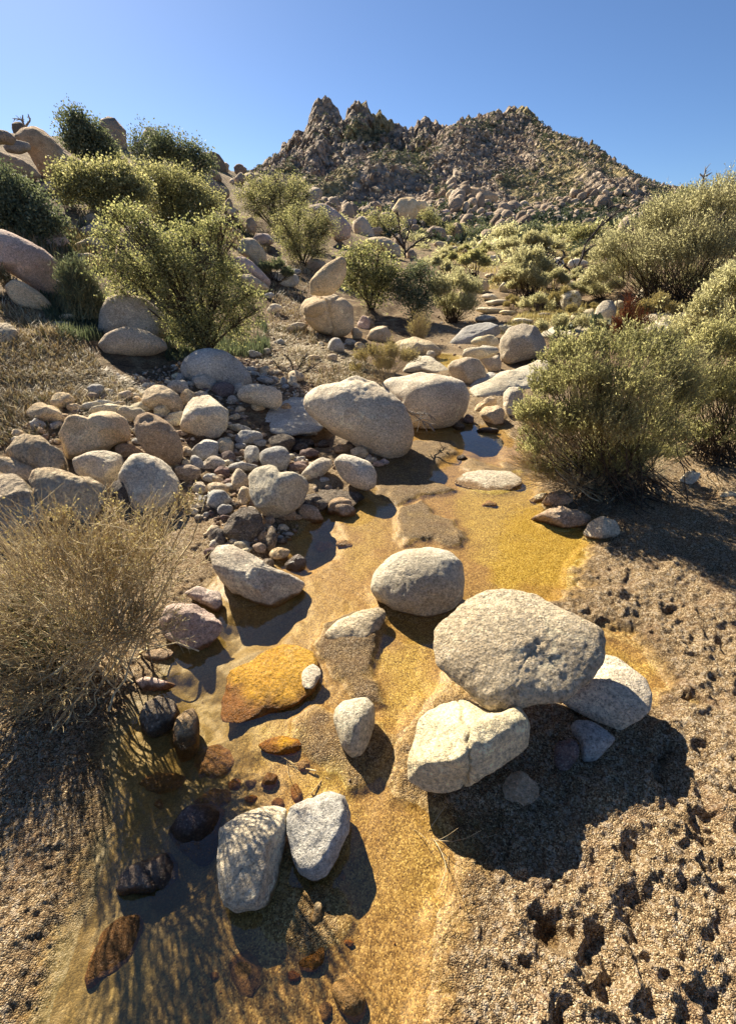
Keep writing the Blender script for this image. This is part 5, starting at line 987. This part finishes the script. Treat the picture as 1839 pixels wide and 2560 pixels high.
# ------------------------------------------------------------------ ground cover that nobody could count
def blades(name, label, zones, n, lo, hi, mat, seed, tint=(.5, .2), lean=.6, wide=.0035):
    rng = np.random.default_rng(seed); P = []
    for poly, share in zones:
        q = plane0(poly) if False else np.array([hit(*p) for p in poly])[:, :2]; k = int(n*share); mn, mx = q.min(0), q.max(0); got = []
        while sum(map(len, got)) < k:
            c = rng.uniform(mn, mx, (k*2, 2)); c = c[sdf(q, c[:, 0], c[:, 1]) < 0]
            c = c[fbm2(c[:, 0]*2.2, c[:, 1]*2.2, 3, seed) > rng.uniform(-.7, .35, len(c))]; got.append(c)
        P.append(np.concatenate(got)[:k])
    P = np.concatenate(P); n = len(P); z = H(P[:, 0], P[:, 1]); B = np.column_stack([P, z-.004])
    h = rng.uniform(lo, hi, n)*(1+.5*fbm2(P[:, 0]*1.5, P[:, 1]*1.5, 2, seed+4)); a = rng.uniform(0, 6.28, n)
    d = np.column_stack([np.cos(a), np.sin(a), np.zeros(n)]); s = np.column_stack([-np.sin(a), np.cos(a), np.zeros(n)])*(wide*(1+B[:, 1:2]*.12))
    l = (h*rng.uniform(.1, lean, n))[:, None]; M = B+d*l*.4+np.array([0, 0, .6])*h[:, None]; T = B+d*l+np.array([0, 0, 1.])*h[:, None]*.95
    V = np.stack([B-s, B+s, M+s*.6, M-s*.6, T], 1).reshape(-1, 3); i = np.arange(n)[:, None]*5
    tt = np.clip(tint[0]+tint[1]*rng.normal(size=n)+.25*fbm2(P[:, 0]*.9, P[:, 1]*.9, 2, seed+8), 0, 1)
    return tag(mk(name, V, [i+[0, 1, 2, 3], i+[3, 2, 4]], mat, False, {'tint': np.repeat(tt, 5)}), label, kind='stuff')
LB = [(0,690),(90,690),(230,800),(300,850),(180,900),(60,930),(-60,1000),(-60,760)]
blades('grass', 'sparse dry and green grass on the left bank', [([(-40,640),(60,680),(140,740),(210,790),(230,830),(120,850),(-60,860)], .5), ([(-60,850),(240,830),(320,880),(200,930),(60,980),(-60,1010)], .32), ([(560,560),(700,600),(690,700),(640,760),(590,740),(600,660)], .1), ([(640,720),(700,740),(800,790),(860,830),(700,860),(640,800)], .08)], 14000, .02, .09, PM['grass'], 1, (.62, .25), 1.6)
blades('grass', 'dead leaves and flattened straw litter on the left bank', [([(-60,850),(240,820),(330,880),(230,940),(60,990),(-60,1020)], .55), ([(600,660),(700,740),(860,830),(700,860),(560,800)], .45)], 34000, .006, .025, PM['grass'], 2, (.76, .2), 5.0, .003)
blades('grass', 'dry yellow grass over the right bank and valley ledges', [([(1100,740),(1500,745),(1629,760),(1629,690),(1500,660),(1180,680)], .6), ([(1000,640),(1320,650),(1330,560),(1020,545),(960,590)], .4)], 22000, .03, .12, PM['straw'], 3, (.55, .25))
blades('grass', 'grassy cover on the hillside left of the leafy shrub', [([(-40,540),(200,480),(520,500),(600,560),(300,600),(0,620)], 1)], 14000, .05, .16, PM['grass'], 4, (.4, .2), .6, .006)
blades('grass', 'thin grass in the shade around the cracked boulder', [([(90,650),(220,640),(230,760),(140,760),(100,700)], .5), ([(360,740),(590,720),(600,780),(480,800),(370,800)], .5)], 7000, .03, .12, PM['dark'], 5, (.3, .2))

def scatter(name, label, P, size, mat, seed, var=6, tint=None, flat=.7, lv=1, sinkf=.2):
    """one mass of small stones"""
    rng = np.random.default_rng(seed); d, f = ico(lv); protos = []
    for k in range(var):
        r = facet_r(d, 7, rng, .58, .98); p = d*r[:, None]*np.array([1, rng.uniform(.55, .95), rng.uniform(.45, .8)*flat/.7]); p = p*(1+.10*fbm(d*2+k*9, 2, k)[:, None]); protos.append(p)
    pk = rng.integers(0, var, len(P)); a = rng.uniform(0, 6.28, len(P)); V = np.stack(protos)[pk]
    c, s = np.cos(a)[:, None], np.sin(a)[:, None]; tl = rng.normal(size=(len(P), 1))*.25
    x = V[..., 0]*c-V[..., 1]*s; y = V[..., 0]*s+V[..., 1]*c; z = V[..., 2]+x*tl
    V = np.stack([x, y, z], -1)*size[:, None, None]+P[:, None]; V[..., 2] += (size*(.5-sinkf)*flat)[:, None]
    tt = np.clip(.5+.25*rng.normal(size=len(P)), 0, 1) if tint is None else tint
    Fc = (f[None]+(np.arange(len(P))*len(d))[:, None, None]).reshape(-1, 3)
    return tag(mk(name, V.reshape(-1, 3), [Fc], mat, lv > 1, {'tint': np.repeat(tt, len(d))}), label, kind='stuff')
def stonemat(name, stops, sc_=30, wetf=False):
    t = NT(name); co = t.n('ShaderNodeTexCoord').outputs['Object']; c = t.ramp(t.attr('tint'), stops)
    c = t.mix(.5, c, t.mix(1.0, c, t.ramp(t.noise(co, sc_, 5, .65), [(.3, .4), (.7, 1.5)]), 'MULTIPLY'))
    if wetf:
        z = t.n('ShaderNodeSeparateXYZ', {0: t.n('ShaderNodeNewGeometry').outputs['Position']}).outputs[2]
        c = t.mix(t.rng(z, .02, .004), c, t.mix(1.0, c, (.75, .5, .22), 'MULTIPLY'))
    return t.done(t.bsdf(c, .9, t.bump(t.noise(co, sc_*2.5, 5, .7), .7, .6/sc_), .25))
PEB = stonemat('pebble_stone', [(0, (.09, .06, .045)), (.35, (.27, .19, .13)), (.65, (.45, .36, .26)), (1, (.66, .60, .50))], 120, True)
def inzones(zones, n, rng, dens=None):
    out = []
    for poly, k in zones:
        q = np.array([hit(*p) for p in poly])[:, :2]; mn, mx = q.min(0), q.max(0); c = rng.uniform(mn, mx, (int(k*n*3)+50, 2)); c = c[sdf(q, c[:, 0], c[:, 1]) < 0]; out.append(c[:int(k*n)])
    return np.concatenate(out)
rng = np.random.default_rng(77)
q = inzones([([(60,930),(200,850),(420,800),(600,800),(680,860),(720,960),(800,1000),(820,1100),(700,1160),(560,1240),(470,1230),(440,1100),(330,1060),(140,1010)], .62), ([(520,800),(640,800),(700,870),(640,900),(520,880)], .12), ([(960,700),(1180,640),(1250,740),(1150,860),(1000,900)], .1), ([(600,640),(700,700),(780,780),(700,840),(600,800)], .08)], 5200, rng)
sz = rng.lognormal(-4.35, .45, len(q)); q3 = np.column_stack([q, H(q[:, 0], q[:, 1])])
scatter('pebbles', 'loose pebbles between the stones of the rubble bar', q3, np.clip(sz, .005, .04), PEB, 5, lv=2)
# coarse grit grains standing up out of the near sand
rr = .45+3.0*rng.uniform(0, 1, 12000)**.8; aa = R(1)*rng.uniform(-68, 62, 12000); q = np.column_stack([rr*np.sin(aa), rr*np.cos(aa)])
gz_, gd_, gs_ = H(q[:, 0], q[:, 1], True, True); k = (gs_ > .0) | (rng.uniform(0, 1, len(q)) < .25); q = q[k]; gz_ = gz_[k]
scatter('gravel', 'coarse granite grit lying loose on the creek sand', np.column_stack([q, gz_+mound(q[:, 0], q[:, 1])]), np.clip(rng.lognormal(-6.45, .4, len(q)), .001, .006), PEB, 6, lv=1)

# ------------------------------------------------------------------ the mountain's boulders and scrub, and the boulder piles at its foot
BLD = stonemat('hill_boulder_stone', [(0, (.22, .155, .105)), (.4, (.38, .285, .20)), (.7, (.50, .39, .28)), (1, (.66, .54, .40))], .8)
def on_mountain(n, rng, cond):
    V = P3; ri = (24+(ns-1)*rng.uniform(0, 1, n*6)**1.0*.98).astype(int); m = ri*nX+rng.integers(0, nX, n*6); v = V[m]; k = cond(v, S_[m], scrubby[m], crag[m]); return v[k][:n]
q = on_mountain(13000, rng, lambda v, s, b, c: (s > .05) & (s < .95) & (c < .8) & (rng.uniform(0, 1, len(v)) > b*.55))
scatter('boulder_field', 'innumerable granite boulders strewn over the mountain', q, np.clip(rng.lognormal(-.65, .5, len(q)), .25, 1.7)*np.clip(q[:, 1]/300, .4, 1.1)*np.where(q[:, 1] > 296, .5, 1), BLD, 7, flat=1.3, lv=1)
def foot(n, blobs):
    out = []
    for hx, hy, sx, sy, k in blobs:
        c = rng.normal(size=(int(n*k), 2))*[sx, sy]+[hx, hy]; out.append(c)
    c = np.concatenate(out); return np.column_stack([c, H(c[:, 0], c[:, 1])])
q = foot(1300, [(17,108,7,8,.25),(48,112,11,9,.3),(14,74,7,6,.12),(30,80,12,8,.12),(60,130,22,10,.15),(5,95,14,10,.06)])
scatter('boulder_pile', 'piled boulders on the rocky knolls at the mountain foot', q, np.clip(rng.lognormal(-.9, .6, len(q)), .2, 1.3), BLD, 8, var=14, flat=1.0, lv=2)
q = foot(2000, [(9,45,6,9,.25),(20,55,14,12,.35),(-3,40,5,9,.2),(12,70,14,12,.2)])
scatter('boulder_pile', 'scattered small boulders over the valley floor', q, np.clip(rng.lognormal(-1.5, .65, len(q)), .08, .7), BLD, 9, var=14, flat=1.0, lv=2)
def scrub(name, label, P, size, leaf, seed, nl=42, lw=.5):
    rng = np.random.default_rng(seed); n = len(P); c = np.repeat(P, nl, 0); s = np.repeat(size, nl)
    d = unit(n*nl, rng); d[:, 2] = np.abs(d[:, 2]); c = c+d*(s*rng.uniform(.3, 1, n*nl)**.5)[:, None]*[1, 1, .8]
    L = s*rng.uniform(.22, .45, n*nl); v, q = leafquads(c-d*(L*.5)[:, None], d+rng.normal(size=d.shape)*.9, L, L*lw*1.6, rng)
    tt = np.clip(np.repeat(.35+.2*rng.normal(size=n), nl)+.15*rng.normal(size=n*nl), 0, 1)
    return tag(mk(name, v, [q], PM[leaf], False, {'tint': np.repeat(tt, 4)}), label, kind='stuff')
q = on_mountain(30000, rng, lambda v, s, b, c: (s > .06) & (s < .97) & (rng.uniform(0, 1, len(v)) < .10+b*.9))
scrub('scrub', 'dark chaparral scrub dotted over the whole mountain', q, np.clip(rng.lognormal(-.2, .4, len(q)), .35, 1.7)*np.clip(q[:, 1]/300, .45, 1.1), 'chap', 20, 24)
q = foot(2600, [(20,65,20,14,.35),(50,80,22,16,.25),(17,108,9,9,.12),(48,112,12,10,.15),(12,45,9,8,.08),(34,46,12,9,.08),(-8,70,12,20,.08)])
scrub('scrub', 'low dark green scrub across the far valley floor', q, np.clip(rng.lognormal(-.6, .4, len(q)), .25, 1.1), 'chap', 21, 60)
q = foot(800, [(14,30,6,7,.4),(26,30,8,8,.4),(6,26,3,5,.2)])
scrub('scrub', 'pale sage brush scattered over the near valley floor', q, np.clip(rng.lognormal(-1.1, .35, len(q)), .12, .6), 'silver', 22, 110, .25)

q = foot(900, [(-20,16,7,9,.4),(-14,6,5,5,.2),(16,9,5,6,.25),(22,20,6,6,.15)]); q = q[(np.abs(np.degrees(np.arctan2(q[:, 0], q[:, 1]))) > 46) & (np.hypot(q[:, 0], q[:, 1]) > 6)]
scrub('scrub', 'pale sage brush on the slopes beside the creek', q, np.clip(rng.lognormal(-1.2, .35, len(q)), .15, .5), 'silver', 23, 110, .25)
